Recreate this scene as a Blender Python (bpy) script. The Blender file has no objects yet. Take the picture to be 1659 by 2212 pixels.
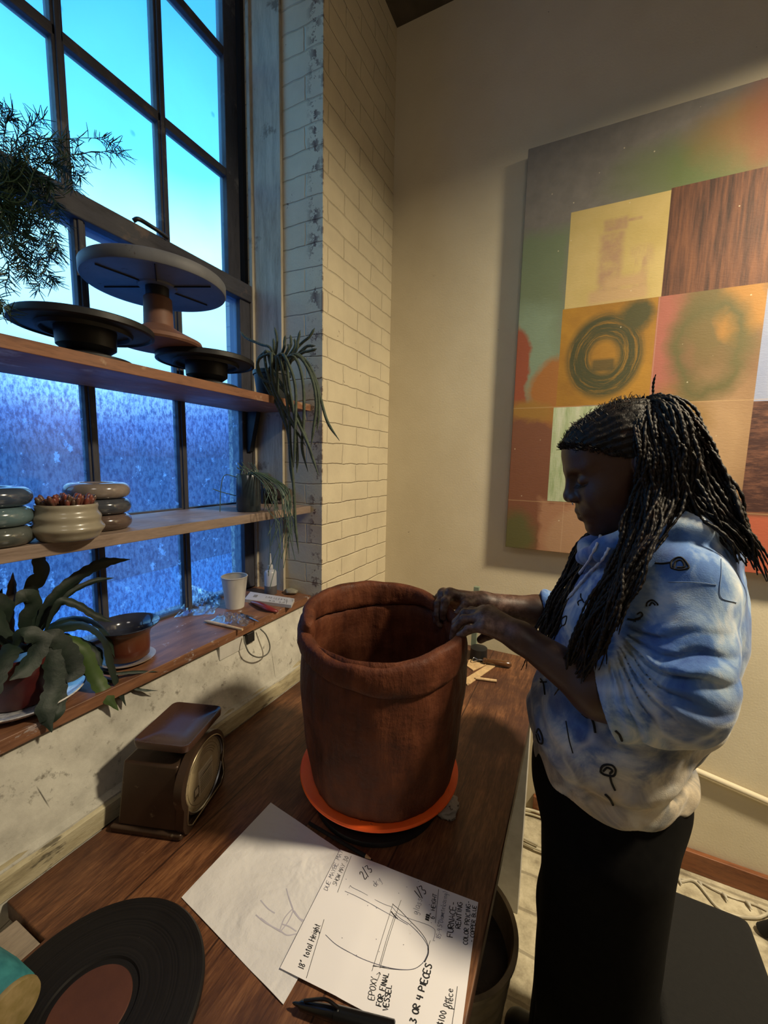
import bpy, bmesh, math, random
import numpy as np
from mathutils import Vector, Matrix, noise as mnoise
from mathutils.bvhtree import BVHTree
PI = math.pi
random.seed(7)
scene = bpy.context.scene
col = scene.collection

# ---------------------------------------------------------------- camera
# origin = the camera; X to the right along the far wall, Y towards the far wall, Z up
FPX, YAW, PITCH, ROLL = 878.09, 0.452032, 0.119953, 0.0214205
W_, H_ = 1659.0, 2212.0
F_ = Vector((-math.sin(YAW)*math.cos(PITCH), math.cos(YAW)*math.cos(PITCH), -math.sin(PITCH)))
r0 = Vector((math.cos(YAW), math.sin(YAW), 0)); u0 = r0.cross(F_)
R_ = r0*math.cos(ROLL)+u0*math.sin(ROLL); U_ = -r0*math.sin(ROLL)+u0*math.cos(ROLL)
cam_d = bpy.data.cameras.new('camera'); cam = bpy.data.objects.new('camera', cam_d); col.objects.link(cam)
cam.matrix_world = Matrix(((R_.x, U_.x, -F_.x, 0), (R_.y, U_.y, -F_.y, 0), (R_.z, U_.z, -F_.z, 0), (0, 0, 0, 1)))
cam_d.sensor_fit = 'HORIZONTAL'; cam_d.sensor_width = 36.0; cam_d.lens = FPX/W_*36.0
cam_d.clip_start = 0.02; cam_d.clip_end = 100
scene.camera = cam
scene.view_settings.view_transform = 'Standard'; scene.view_settings.look = 'None'
scene.view_settings.gamma = 1.0; scene.view_settings.exposure = 0.0; scene.view_settings.use_curve_mapping = False
FLOOR, TABLE, FARY, WALLX, CEIL = -1.58, -0.80, 1.85, -0.885, 1.92

# ---------------------------------------------------------------- world: overcast dusk sky
wd = bpy.data.worlds.new('world'); scene.world = wd; wd.use_nodes = True
wn = wd.node_tree; wn.nodes.clear()
wo = wn.nodes.new('ShaderNodeOutputWorld'); wb = wn.nodes.new('ShaderNodeBackground')
wt = wn.nodes.new('ShaderNodeTexCoord'); wx = wn.nodes.new('ShaderNodeSeparateXYZ')
wr = wn.nodes.new('ShaderNodeValToRGB'); wno = wn.nodes.new('ShaderNodeTexNoise')
wm = wn.nodes.new('ShaderNodeMath'); wm.operation = 'MULTIPLY_ADD'; wm.inputs[1].default_value = 0.22
wno.inputs['Scale'].default_value = 2.2; wno.inputs['Detail'].default_value = 3
wn.links.new(wt.outputs['Generated'], wno.inputs['Vector']); wn.links.new(wt.outputs['Generated'], wx.inputs[0])
wn.links.new(wno.outputs['Fac'], wm.inputs[0]); wn.links.new(wx.outputs['Z'], wm.inputs[2])
wn.links.new(wm.outputs[0], wr.inputs[0]); wn.links.new(wr.outputs[0], wb.inputs[0]); wn.links.new(wb.outputs[0], wo.inputs[0])
cr = wr.color_ramp
stops = [(0.0, (.010, .014, .055)), (.12, (.012, .020, .08)), (.20, (.05, .12, .34)), (.29, (.30, .64, .90)), (.38, (.42, .86, 1.0)), (.50, (.36, .84, 1.0)), (.64, (.075, .44, .88)), (.78, (.025, .23, .66)), (1.0, (.012, .13, .48))]
while len(cr.elements) < len(stops): cr.elements.new(0.5)
for e, (p_, c_) in zip(cr.elements, stops): e.position = p_; e.color = (*c_, 1)
wb.inputs[1].default_value = 3.3

# ---------------------------------------------------------------- lamps of the room (warm bulbs on the ceiling)
def area(name, loc, target, size, power, colr, spread=180):
    l = bpy.data.lights.new(name, 'AREA'); l.shape = 'DISK'; l.size = size; l.energy = power; l.color = colr
    l.spread = math.radians(spread)
    o = bpy.data.objects.new(name, l); col.objects.link(o); o.location = loc
    o.rotation_euler = (Vector(target)-Vector(loc)).to_track_quat('-Z', 'Y').to_euler()
    return o
area('ceiling_lamp_right', (1.22, 1.12, 1.40), (.85, 1.32, -1.5), .25, 78, (1, .85, .60), 155)
area('ceiling_lamp_behind', (.7, -1.0, 1.7), (-.2, .6, -.9), .7, 7.0, (1, .90, .80))

# ---------------------------------------------------------------- pixel rays onto known planes of the room
def ray(px, py): return F_ + R_*((px-W_/2)/FPX) - U_*((py-H_/2)/FPX)
def Zp(px, py, z): d = ray(px, py); return d*(z/d.z)
def Xp(px, py, x): d = ray(px, py); return d*(x/d.x)
def Yp(px, py, y): d = ray(px, py); return d*(y/d.y)

# ---------------------------------------------------------------- helpers
def tag(o, label=None, cat=None, group=None, kind=None):
    if label: o['label'] = label
    if cat: o['category'] = cat
    if group: o['group'] = group
    if kind: o['kind'] = kind
    return o
def empty(name, loc, label=None, cat=None, group=None, kind=None):
    o = bpy.data.objects.new(name, None); o.empty_display_size = .05; col.objects.link(o); o.location = loc
    return tag(o, label, cat, group, kind)
def adopt(o, parent):
    m = Matrix.Identity(4); p = parent; chain = []
    while p: chain.append(p); p = p.parent
    for q in reversed(chain): m = m @ q.matrix_parent_inverse @ Matrix.LocRotScale(q.location, q.rotation_euler, q.scale)
    o.parent = parent; o.matrix_parent_inverse = m.inverted()
def link_mesh(name, V, F, mat, parent=None, smooth=None, local=False):
    me = bpy.data.meshes.new(name); me.from_pydata([tuple(v) for v in V], [], F); me.validate(); me.update()
    if mat: me.materials.append(mat)
    o = bpy.data.objects.new(name, me); col.objects.link(o)
    if parent:
        if local: o.parent = parent
        else: adopt(o, parent)
    if smooth is not None:
        me.polygons.foreach_set('use_smooth', [True]*len(me.polygons))
        if smooth < 180: me.set_sharp_from_angle(angle=math.radians(smooth))
    return o
def frame(t):
    t = t.normalized(); a = Vector((0, 0, 1)) if abs(t.z) < .9 else Vector((1, 0, 0))
    u = t.cross(a).normalized(); return u, t.cross(u).normalized()
class MB:
    def __init__(s): s.V = []; s.F = []
    def box(s, x0, x1, y0, y1, z0, z1):
        return s.obox(((x0+x1)/2, (y0+y1)/2, (z0+z1)/2), (1, 0, 0), (0, 1, 0), (0, 0, 1), (x1-x0)/2, (y1-y0)/2, (z1-z0)/2)
    def obox(s, c, a, b, d, ha, hb, hd):
        c, a, b, d = (Vector(q) for q in (c, a, b, d)); n = len(s.V)
        for i in (-1, 1):
            for j in (-1, 1):
                for k in (-1, 1): s.V.append(c+a*(ha*i)+b*(hb*j)+d*(hd*k))
        f = [(0, 1, 3, 2), (4, 6, 7, 5), (0, 4, 5, 1), (2, 3, 7, 6), (0, 2, 6, 4), (1, 5, 7, 3)]
        if a.cross(b).dot(d) < 0: f = [q[::-1] for q in f]
        s.F += [tuple(n+i for i in q) for q in f]; return s
    def prism(s, poly, p0, p1):
        """poly: list of 3D points of one end (offset p0); the other end is the same offset by p1"""
        n = len(s.V); k = len(poly); p0, p1 = Vector(p0), Vector(p1)
        for q in poly: s.V.append(Vector(q)+p0)
        for q in poly: s.V.append(Vector(q)+p1)
        s.F.append(tuple(range(n, n+k))[::-1]); s.F.append(tuple(range(n+k, n+2*k)))
        for i in range(k): s.F.append((n+i, n+(i+1) % k, n+k+(i+1) % k, n+k+i))
        return s
    def tube(s, pts, r, n=8, flat=1.0, up=None, cap=True):
        pts = [Vector(q) for q in pts]; m = len(pts); base = len(s.V)
        if not hasattr(r, '__len__'): r = [r]*m
        u = None
        for i, q in enumerate(pts):
            t = (pts[min(i+1, m-1)]-pts[max(i-1, 0)])
            if t.length < 1e-9: t = Vector((0, 0, 1))
            t.normalize()
            if u is None:
                if up is not None: u = Vector(up)-t*t.dot(Vector(up)); u.normalize()
                else: u = frame(t)[0]
            else:
                if up is not None: u = Vector(up)
                u = u-t*u.dot(t); u = u.normalized() if u.length > 1e-6 else frame(t)[0]
            v = t.cross(u)
            for k in range(n):
                a = 2*PI*k/n; s.V.append(q+u*(math.cos(a)*r[i]*flat)+v*(math.sin(a)*r[i]))
        for i in range(m-1):
            for k in range(n):
                a = base+i*n+k; b = base+i*n+(k+1) % n
                s.F.append((a, b, b+n, a+n))
        if cap:
            s.F.append(tuple(base+k for k in range(n))[::-1]); s.F.append(tuple(base+(m-1)*n+k for k in range(n)))
        return s
    def lathe(s, prof, c=(0, 0, 0), n=40, axis=(0, 0, 1), closed=False, wob=None, a0=0, a1=2*PI):
        c = Vector(c); ax = Vector(axis).normalized()
        u = Vector((1, 0, 0)) if abs(ax.z) > .99 else frame(ax)[0]; v = ax.cross(u); base = len(s.V); m = len(prof)
        full = abs(a1-a0-2*PI) < 1e-6; N = n if full else n+1
        for i, (r, z) in enumerate(prof):
            for k in range(N):
                a = a0+(a1-a0)*k/n; rr, zz = (r, z) if wob is None else wob(a, r, z, i)
                s.V.append(c+(u*math.cos(a)+v*math.sin(a))*rr+ax*zz)
        rows = m if closed else m-1
        for i in range(rows):
            for k in range(n):
                k2 = (k+1) % N; i2 = (i+1) % m
                s.F.append((base+i*N+k, base+i*N+k2, base+i2*N+k2, base+i2*N+k))
        if not full and closed:
            s.F.append(tuple(base+i*N for i in range(m))); s.F.append(tuple(base+i*N+n for i in range(m))[::-1])
        return s
    def ball(s, c, rx, ry=None, rz=None, n=12, m=8):
        ry = ry or rx; rz = rz or rx; base = len(s.V); c = Vector(c)
        for i in range(m+1):
            t = PI*i/m
            for k in range(n): s.V.append(c+Vector((rx*math.sin(t)*math.cos(2*PI*k/n), ry*math.sin(t)*math.sin(2*PI*k/n), -rz*math.cos(t))))
        for i in range(m):
            for k in range(n): s.F.append((base+i*n+k, base+i*n+(k+1) % n, base+(i+1)*n+(k+1) % n, base+(i+1)*n+k))
        return s
    def strip(s, pts, width, nrm):
        """flat ribbon of ink along pts"""
        pts = [Vector(q) for q in pts]; nrm = Vector(nrm); m = len(pts); b = len(s.V)
        w = width if hasattr(width, '__len__') else [width]*m
        for i, q in enumerate(pts):
            t = pts[min(i+1, m-1)]-pts[max(i-1, 0)]; t = t.normalized() if t.length > 1e-9 else Vector((1, 0, 0))
            sd = nrm.cross(t).normalized()*(w[i]/2); s.V.append(q-sd); s.V.append(q+sd)
        for i in range(m-1): s.F.append((b+2*i, b+2*i+2, b+2*i+3, b+2*i+1))
        return s
    def build(s, name, mat, parent=None, smooth=None, bevel=0, seg=2, sub=0, local=False, weld=False):
        if weld:
            bm = bmesh.new(); vs = [bm.verts.new(v) for v in s.V]
            for f in s.F:
                try: bm.faces.new([vs[i] for i in dict.fromkeys(f)])
                except Exception: pass
            bmesh.ops.remove_doubles(bm, verts=bm.verts, dist=1e-5)
            bmesh.ops.recalc_face_normals(bm, faces=bm.faces)
            s.V = [v.co.copy() for v in bm.verts]; bm.verts.index_update(); s.F = [tuple(v.index for v in f.verts) for f in bm.faces]; bm.free()
        o = link_mesh(name, s.V, s.F, mat, parent, smooth, local)
        if bevel:
            b = o.modifiers.new('bevel', 'BEVEL'); b.width = bevel; b.segments = seg; b.limit_method = 'ANGLE'; b.angle_limit = math.radians(35)
            if smooth is None:
                o.data.polygons.foreach_set('use_smooth', [True]*len(o.data.polygons)); b.harden_normals = True
        if sub: q = o.modifiers.new('sub', 'SUBSURF'); q.levels = sub; q.render_levels = sub
        return o
def smoothpath(pts, k=6):
    """Catmull-Rom through pts"""
    P = [Vector(p) for p in pts]; P = [P[0]*2-P[1]]+P+[P[-1]*2-P[-2]]; out = []
    for i in range(1, len(P)-2):
        for j in range(k):
            t = j/k; a, b, c, d = P[i-1], P[i], P[i+1], P[i+2]
            out.append(.5*((2*b)+(c-a)*t+(2*a-5*b+4*c-d)*t*t+(3*b-a-3*c+d)*t**3))
    out.append(P[-2]); return out
def lerp(a, b, t): return a+(b-a)*t
def nz(x, y, z, s=1.0): return mnoise.noise(Vector((x*s, y*s, z*s)))
def copy_tree(o, parent=None):
    c = o.copy(); col.objects.link(c)
    if parent: c.parent = parent
    for ch in [q for q in bpy.data.objects if q.parent == o]: copy_tree(ch, c)
    return c

# ---------------------------------------------------------------- materials
class G:
    def __init__(s, name, rough=.6, metal=0.0):
        s.m = bpy.data.materials.new(name); s.m.use_nodes = True; s.t = s.m.node_tree; s.b = s.t.nodes['Principled BSDF']
        s.b.inputs['Roughness'].default_value = rough; s.b.inputs['Metallic'].default_value = metal
        s.co = s.t.nodes.new('ShaderNodeTexCoord').outputs['Object']
    def L(s, a, b): s.t.links.new(a, b)
    def put(s, sock, v):
        if hasattr(v, 'is_linked'): s.L(v, sock)
        elif hasattr(v, '__len__') and len(v) == 3 and sock.type == 'RGBA': sock.default_value = (*v, 1)
        else: sock.default_value = v
    def math(s, op, a, b=0.0, c=0.0, clamp=False):
        n = s.t.nodes.new('ShaderNodeMath'); n.operation = op; n.use_clamp = clamp
        s.put(n.inputs[0], a); s.put(n.inputs[1], b); s.put(n.inputs[2], c); return n.outputs[0]
    def mapv(s, scale=(1, 1, 1), rot=(0, 0, 0), loc=(0, 0, 0), vec=None):
        n = s.t.nodes.new('ShaderNodeMapping'); s.L(vec or s.co, n.inputs[0])
        n.inputs['Scale'].default_value = scale; n.inputs['Rotation'].default_value = rot; n.inputs['Location'].default_value = loc
        return n.outputs[0]
    def noise(s, scale=5, detail=4, rough=.55, vec=None, dist=0, stretch=None):
        n = s.t.nodes.new('ShaderNodeTexNoise'); v = vec or s.co
        if stretch: v = s.mapv(stretch, vec=v)
        s.L(v, n.inputs['Vector']); n.inputs['Scale'].default_value = scale; n.inputs['Detail'].default_value = detail
        n.inputs['Roughness'].default_value = rough; n.inputs['Distortion'].default_value = dist; return n.outputs['Fac']
    def voro(s, scale=5, vec=None, feature='F1', rnd=1.0):
        n = s.t.nodes.new('ShaderNodeTexVoronoi'); n.feature = feature; s.L(vec or s.co, n.inputs['Vector'])
        n.inputs['Scale'].default_value = scale; n.inputs['Randomness'].default_value = rnd; return n.outputs['Distance']
    def ramp(s, f, stops, interp='LINEAR'):
        n = s.t.nodes.new('ShaderNodeValToRGB'); s.L(f, n.inputs[0]); c = n.color_ramp; c.interpolation = interp
        while len(c.elements) < len(stops): c.elements.new(.5)
        for e, (p, q) in zip(c.elements, stops):
            e.position = p; q = (q, q, q) if not hasattr(q, '__len__') else q; e.color = (*q, 1)
        return n.outputs[0]
    def mix(s, f, a, b, mode='MIX'):
        n = s.t.nodes.new('ShaderNodeMix'); n.data_type = 'RGBA'; n.blend_type = mode
        s.put(n.inputs[0], f); s.put(n.inputs[6], a); s.put(n.inputs[7], b); return n.outputs[2]
    def xyz(s, vec=None):
        n = s.t.nodes.new('ShaderNodeSeparateXYZ'); s.L(vec or s.co, n.inputs[0]); return n.outputs[0], n.outputs[1], n.outputs[2]
    def vec(s, x, y, z):
        n = s.t.nodes.new('ShaderNodeCombineXYZ'); s.put(n.inputs[0], x); s.put(n.inputs[1], y); s.put(n.inputs[2], z); return n.outputs[0]
    def step(s, x, e, w=.001):   # 0 below e, 1 above
        return s.math('DIVIDE', s.math('SUBTRACT', x, e-w), 2*w, clamp=True)
    def color(s, c): s.put(s.b.inputs['Base Color'], c); return s
    def rough(s, c): s.put(s.b.inputs['Roughness'], c); return s
    def bump(s, h, strength=.5, dist=.01):
        n = s.t.nodes.new('ShaderNodeBump'); n.inputs['Strength'].default_value = strength; n.inputs['Distance'].default_value = dist
        s.put(n.inputs['Height'], h)
        if s.b.inputs['Normal'].is_linked: s.L(s.b.inputs['Normal'].links[0].from_socket, n.inputs['Normal'])
        s.L(n.outputs[0], s.b.inputs['Normal']); return s
def simple(name, c1, c2=None, scale=20, rough=.6, metal=0, bump=0, bscale=60, stretch=None, lo=.35, hi=.65, coat=0):
    g = G(name, rough, metal)
    if c2 is None: c2 = tuple(q*.75 for q in c1)
    g.color(g.ramp(g.noise(scale, 5, stretch=stretch), [(lo, c1), (hi, c2)]))
    if bump: g.bump(g.noise(bscale, 4, stretch=stretch), bump, .004)
    if coat: g.b.inputs['Coat Weight'].default_value = coat
    return g.m
def wood(name, c1, c2, grain=(1, 1, 1), scale=12, rough=.5, spots=None, bump=.25):
    g = G(name, rough); v = g.mapv(grain)
    w = g.noise(scale, 6, .6, vec=v, dist=.6); fine = g.noise(scale*6, 3, .6, vec=v)
    f = g.math('MULTIPLY_ADD', fine, .35, g.math('MULTIPLY', w, .75))
    c = g.ramp(f, [(.34, c2), (.52, c1), (.68, tuple(q*1.25 for q in c1))])
    if spots:
        n = g.noise(9, 5, .65); m = g.ramp(n, [(.60, 0), (.68, 1)]); c = g.mix(m, c, spots)
    g.color(c); g.bump(f, bump, .002); g.rough(g.ramp(g.noise(6, 3), [(.3, rough*.8), (.7, min(1, rough*1.3))]))
    return g.m

# white painted brick, worn near the arrises
g = G('painted_brick', .7)
x, y, z = g.xyz(); wob = g.noise(11, 4)
uv = g.vec(g.math('MULTIPLY_ADD', wob, .02, g.math('ADD', x, y)), g.math('MULTIPLY_ADD', wob, .016, z), 0)
bt = g.t.nodes.new('ShaderNodeTexBrick'); g.L(uv, bt.inputs['Vector']); bt.inputs['Scale'].default_value = 1
bt.inputs['Brick Width'].default_value = .22; bt.inputs['Row Height'].default_value = .078; bt.inputs['Mortar Size'].default_value = .004; bt.inputs['Mortar Smooth'].default_value = 1.0
mort = bt.outputs['Fac']
n1 = g.noise(26, 6, .7); n2 = g.noise(7, 4, .6); n3 = g.noise(60, 4, .6)
edge = g.math('MULTIPLY', g.ramp(x, [(0, 0), (1, 1)]), 0)
near = g.math('SUBTRACT', 1.0, g.math('MULTIPLY', g.math('ABSOLUTE', g.math('ADD', x, .918)), 26), clamp=True)    # band of flaked paint on the reveal
onrev = g.math('SUBTRACT', 1.0, g.step(y, 1.2815, .0006))
flake = g.math('MULTIPLY', g.math('MULTIPLY', near, onrev), g.ramp(n1, [(.53, 0), (.56, 1)]))
arris = g.math('MULTIPLY', g.step(x, -.892, .003), g.math('MULTIPLY', g.math('SUBTRACT', 1.0, g.math('MULTIPLY', g.math('ABSOLUTE', g.math('SUBTRACT', y, 1.282)), 160), clamp=True), g.ramp(n1, [(.50, 0), (.56, 1)])))
flake = g.math('MAXIMUM', flake, arris)
sp = g.ramp(g.noise(17, 5, .7), [(.68, 0), (.71, 1)])
flake = g.math('MAXIMUM', flake, sp)
basec = g.mix(g.ramp(n2, [(.35, 0), (.7, .6)]), (.64, .56, .39), (.50, .43, .30))
basec = g.mix(g.math('MULTIPLY', mort, g.ramp(n2, [(.48, .0), (.72, .26)])), basec, (.33, .27, .19))
g.color(g.mix(flake, basec, g.mix(n3, (.08, .035, .022), (.20, .13, .10))))
h = g.math('SUBTRACT', g.math('MULTIPLY', n1, .35), mort)
g.bump(h, .75, .006); g.bump(n3, .25, .002)
M_BRICK = g.m

g = G('old_plaster', .75)
n1 = g.noise(9, 7, .65); n2 = g.noise(38, 5, .7); v1 = g.voro(5.5, vec=g.mapv((1, 1, 1.0)), feature='DISTANCE_TO_EDGE')
crk = g.math('MULTIPLY', g.ramp(v1, [(.0, 1), (.006, 0)]), g.ramp(g.noise(4, 2), [(.58, 0), (.63, 1)]))
c = g.ramp(n1, [(.3, (.30, .285, .24)), (.5, (.46, .44, .38)), (.7, (.60, .58, .50))])
c = g.mix(g.ramp(n2, [(.58, 0), (.70, .8)]), c, (.13, .115, .09))
g.color(g.mix(crk, c, (.05, .04, .03))); g.bump(n1, .35, .01); g.bump(n2, .35, .003); g.bump(g.math('SUBTRACT', 1, crk), .5, .004)
M_PLASTER = g.m
g = G('worn_ledge', .8)
n1 = g.noise(10, 6, .7, stretch=(1, .35, 1.6)); n2 = g.noise(30, 5, .7, stretch=(1, .3, 1))
c = g.ramp(n1, [(.32, (.16, .13, .075)), (.5, (.36, .31, .19)), (.68, (.52, .47, .32))])
g.color(g.mix(g.ramp(n2, [(.58, 0), (.66, .8)]), c, (.05, .04, .025))); g.bump(n2, .6, .005); M_LEDGE = g.m

g = G('cream_wall', .8)
n1 = g.noise(3, 5, .6); n2 = g.noise(140, 2, .5); sp = g.ramp(g.noise(30, 3, .7), [(.735, 0), (.75, .7)])
g.color(g.mix(sp, g.ramp(n1, [(.3, (.60, .52, .36)), (.7, (.68, .60, .43))]), (.2, .17, .12))); g.bump(n2, .25, .002); g.bump(g.noise(12, 3), .15, .004); M_WALL = g.m
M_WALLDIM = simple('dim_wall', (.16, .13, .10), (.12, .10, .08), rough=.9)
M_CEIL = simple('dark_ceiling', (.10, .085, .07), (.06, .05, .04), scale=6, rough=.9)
M_SASH = wood('weathered_sash_wood', (.040, .040, .052), (.020, .020, .027), grain=(6, 6, 1), scale=9, rough=.65, spots=(.12, .12, .13), bump=.5)
M_SASHH = wood('weathered_sash_rail', (.040, .040, .052), (.020, .020, .027), grain=(6, 1, 6), scale=9, rough=.65, spots=(.11, .08, .07), bump=.5)
M_CASING = wood('painted_casing', (.42, .37, .28), (.30, .25, .18), grain=(7, 7, 1), scale=6, rough=.7, spots=(.18, .14, .1), bump=.3)
M_JAMBDARK = simple('dark_jamb', (.018, .016, .018), rough=.8)
# floor: pale concrete and paint with dark joints
g = G('stained_floor', .6)
x, y, z = g.xyz()
bt = g.t.nodes.new('ShaderNodeTexBrick'); g.L(g.vec(g.math('MULTIPLY_ADD', g.noise(5, 3), .03, x), g.math('MULTIPLY_ADD', g.noise(5, 3), .03, y), 0), bt.inputs['Vector'])
bt.inputs['Scale'].default_value = 1; bt.inputs['Brick Width'].default_value = 1.4; bt.inputs['Row Height'].default_value = .14; bt.inputs['Mortar Size'].default_value = .006
n1 = g.noise(14, 6, .7); c = g.ramp(n1, [(.3, (.24, .20, .13)), (.55, (.52, .46, .32)), (.75, (.68, .62, .46))])
g.color(g.mix(g.math('MULTIPLY', bt.outputs['Fac'], .45), c, (.10, .08, .05))); g.bump(n1, .4, .004); M_FLOOR = g.m

# shelf and bench woods
M_SHELF = wood('orange_pine_shelf', (.22, .095, .045), (.12, .048, .024), grain=(4, 1, 8), scale=7, rough=.55, spots=(.42, .30, .2), bump=.2)
M_SHELF2 = wood('pale_pine_shelf', (.22, .16, .125), (.14, .095, .07), grain=(4, 1, 8), scale=7, rough=.55, spots=(.32, .22, .15), bump=.2)
g = G('stained_worktop', .42)
v = g.mapv((7, .8, 7)); w = g.noise(6, 6, .62, vec=v, dist=.5); fine = g.noise(46, 4, .6, vec=v); big = g.noise(4, 4, .6)
f = g.math('MULTIPLY_ADD', fine, .45, g.math('MULTIPLY', w, .62))
c = g.ramp(f, [(.34, (.035, .013, .007)), (.5, (.115, .045, .020)), (.66, (.24, .105, .045))])
c = g.mix(g.ramp(big, [(.45, 0), (.62, .75)]), c, (.045, .016, .010))
x, y, z = g.xyz()
pj = g.math('ABSOLUTE', g.math('SUBTRACT', g.math('FRACT', g.math('DIVIDE', g.math('ADD', x, .895), .2)), .5))
c = g.mix(g.ramp(pj, [(.488, 0), (.495, .8)]), c, (.015, .006, .004))
dust = g.ramp(g.noise(55, 4, .75, stretch=(1, .7, 1)), [(.70, 0), (.74, .8)])
g.color(g.mix(dust, c, (.42, .24, .15))); g.bump(f, .3, .002); g.rough(g.ramp(big, [(.3, .34), (.7, .6)])); M_TABLE = g.m
M_GREYWOOD = wood('grey_wood', (.26, .21, .16), (.13, .1, .08), grain=(5, 1, 5), scale=9, rough=.8)
M_DARK = simple('black_metal', (.005, .005, .006), (.009, .009, .010), rough=.5, bump=.1)
M_BLACKMAT = simple('black_matt', (.004, .004, .004), (.006, .006, .006), rough=.9)
M_WHITEP = simple('white_paint', (.55, .53, .48), (.45, .43, .38), rough=.6)
M_STEEL = simple('brushed_steel', (.5, .5, .5), (.4, .4, .4), rough=.3, metal=1)

# ---------------------------------------------------------------- the setting
Y0, Y1 = -.24, 1.28; XW = -1.36; XR, YB = 3.0, -2.6
def st(o, name=None): return tag(o, kind='structure')
b = MB().box(WALLX-.001, XR, YB, FARY+.2, FLOOR-.1, FLOOR); b.box(XW, WALLX-.001, YB, FARY+.2, FLOOR-.1, FLOOR); st(b.build('floor', M_FLOOR))
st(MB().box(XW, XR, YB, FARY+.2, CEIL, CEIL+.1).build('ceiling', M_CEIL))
st(MB().box(WALLX, XR, FARY, FARY+.12, FLOOR, CEIL).build('wall_far', M_WALL))
st(MB().box(XR, XR+.1, YB, FARY+.12, FLOOR, CEIL).build('wall_right', M_WALLDIM))
st(MB().box(XW, XR, YB-.1, YB, FLOOR, CEIL).build('wall_back', M_WALLDIM))
b = MB()
b.box(XW, WALLX, Y1, FARY+.12, FLOOR, CEIL)                       # pier right of the window
b.box(XW, WALLX, YB, Y0, FLOOR, CEIL)                             # pier on the near side
b.box(XW, WALLX, Y0, Y1, 1.80, CEIL)                              # over the window
st(b.build('wall_left', M_BRICK))
b = MB()
prof = [(XW, FLOOR), (WALLX-.004, FLOOR), (WALLX-.004, -.748), (-.905, -.742), (-.952, -.556), (XW, -.556)]
b.prism([(p[0], 0, p[1]) for p in prof[::-1]], (0, Y0, 0), (0, Y1, 0)); st(b.build('wall_below_window', M_PLASTER))
b = MB(); n = 60; V = []                                          # the battered band along the bench top
for i in range(n+1):
    yy = lerp(Y0, Y1, i/n); a = .004*nz(yy, 1, 0, 9)+.003*nz(yy, 3, 0, 31)
    V += [(WALLX-.03, yy, -.80), (WALLX+.002, yy, -.80), (WALLX+.003+a*.5, yy, -.757+a), (WALLX-.012, yy, -.745+a), (WALLX-.03, yy, -.743+a)]
Fq = []
for i in range(n):
    for k in range(4): Fq.append((5*i+k, 5*i+5+k, 5*i+6+k, 5*i+1+k)[::-1])
st(link_mesh('trim_ledge', V, Fq, M_LEDGE, smooth=50))
# baseboard and pipe on the far wall
st(MB().box(-.10, XR, FARY-.022, FARY, FLOOR, -1.495).build('baseboard_far', wood('red_brown_baseboard', (.20, .07, .025), (.10, .03, .012), grain=(1, 5, 6), scale=7, rough=.5, spots=(.34, .16, .07)), bevel=.003))
b = MB().tube([Vector((.30, 1.832, -1.125)), Vector((.49, 1.832, -1.155)), Vector((.69, 1.832, -1.193)), Vector((1.4, 1.832, -1.33)), Vector((2.9, 1.832, -1.6+.05))], .011, 12)
st(b.build('trim_conduit', M_WALL, smooth=40))
# sashes
win = empty('window_1', (-1.24, .5, -.55), kind='structure')
cas = MB().box(-1.20, -1.06, 1.266, 1.279, -.553, 1.80); cas.box(-1.205, -1.19, 1.255, 1.27, -.553, 1.80)
cas.box(-1.20, -1.06, Y0+.001, Y0+.014, -.553, 1.80); cas.build('casing', M_CASING, win, bevel=.002)
jb = MB().box(-1.32, -1.235, 1.262, 1.279, -.553, 1.80).box(-1.32, -1.20, Y0+.001, Y0+.018, -.553, 1.80).box(-1.32, -1.2, Y0, Y1, 1.782, 1.80)
jb.build('jamb', M_JAMBDARK, win)
ys = [-.177, .103, .383, .663, .943]
def sash(nm, xc, z0, z1, bars, top, bot, right):
    fr = empty(nm, (xc, .5, z0)); adopt(fr, win)
    d = .019
    f = MB().box(xc-d, xc+d, right, right+.060, z0, z1); f.box(xc-d, xc+d, Y0+.02, Y0+.075, z0, z1)
    f.build('stile', M_SASH, fr, bevel=.004)
    f = MB().box(xc-d, xc+d+(.010 if top else 0), Y0+.02, right+.060, z1-.062, z1); f.box(xc-d, xc+d, Y0+.02, right+.060, z0, z0+bot)
    for zb in bars: f.box(xc-.015, xc+.015, Y0+.02, right+.02, zb-.0145, zb+.0145)
    f.build('rail', M_SASHH, fr, bevel=.004)
    f = MB()
    for yb in ys[1:]:
        f.box(xc-.015, xc+.015, yb-.014, yb+.014, z0, z1); f.box(xc-.006, xc+.021, yb-.007, yb+.007, z0+.02, z1-.03)
    f.build('muntin', M_SASH, fr, bevel=.003)
    zz = [z0+bot-.01]+list(bars)+[z1-.05]; yy = [Y0+.06]+ys[1:]+[right+.01]
    for i in range(len(yy)-1):
        for j in range(len(zz)-1):
            MB().box(xc-.0035, xc-.0005, yy[i], yy[i+1], zz[j], zz[j+1]).build('pane', M_PANE_LOW if nm == 'lower_sash' else M_PANE_UP, fr)
    return fr
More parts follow.
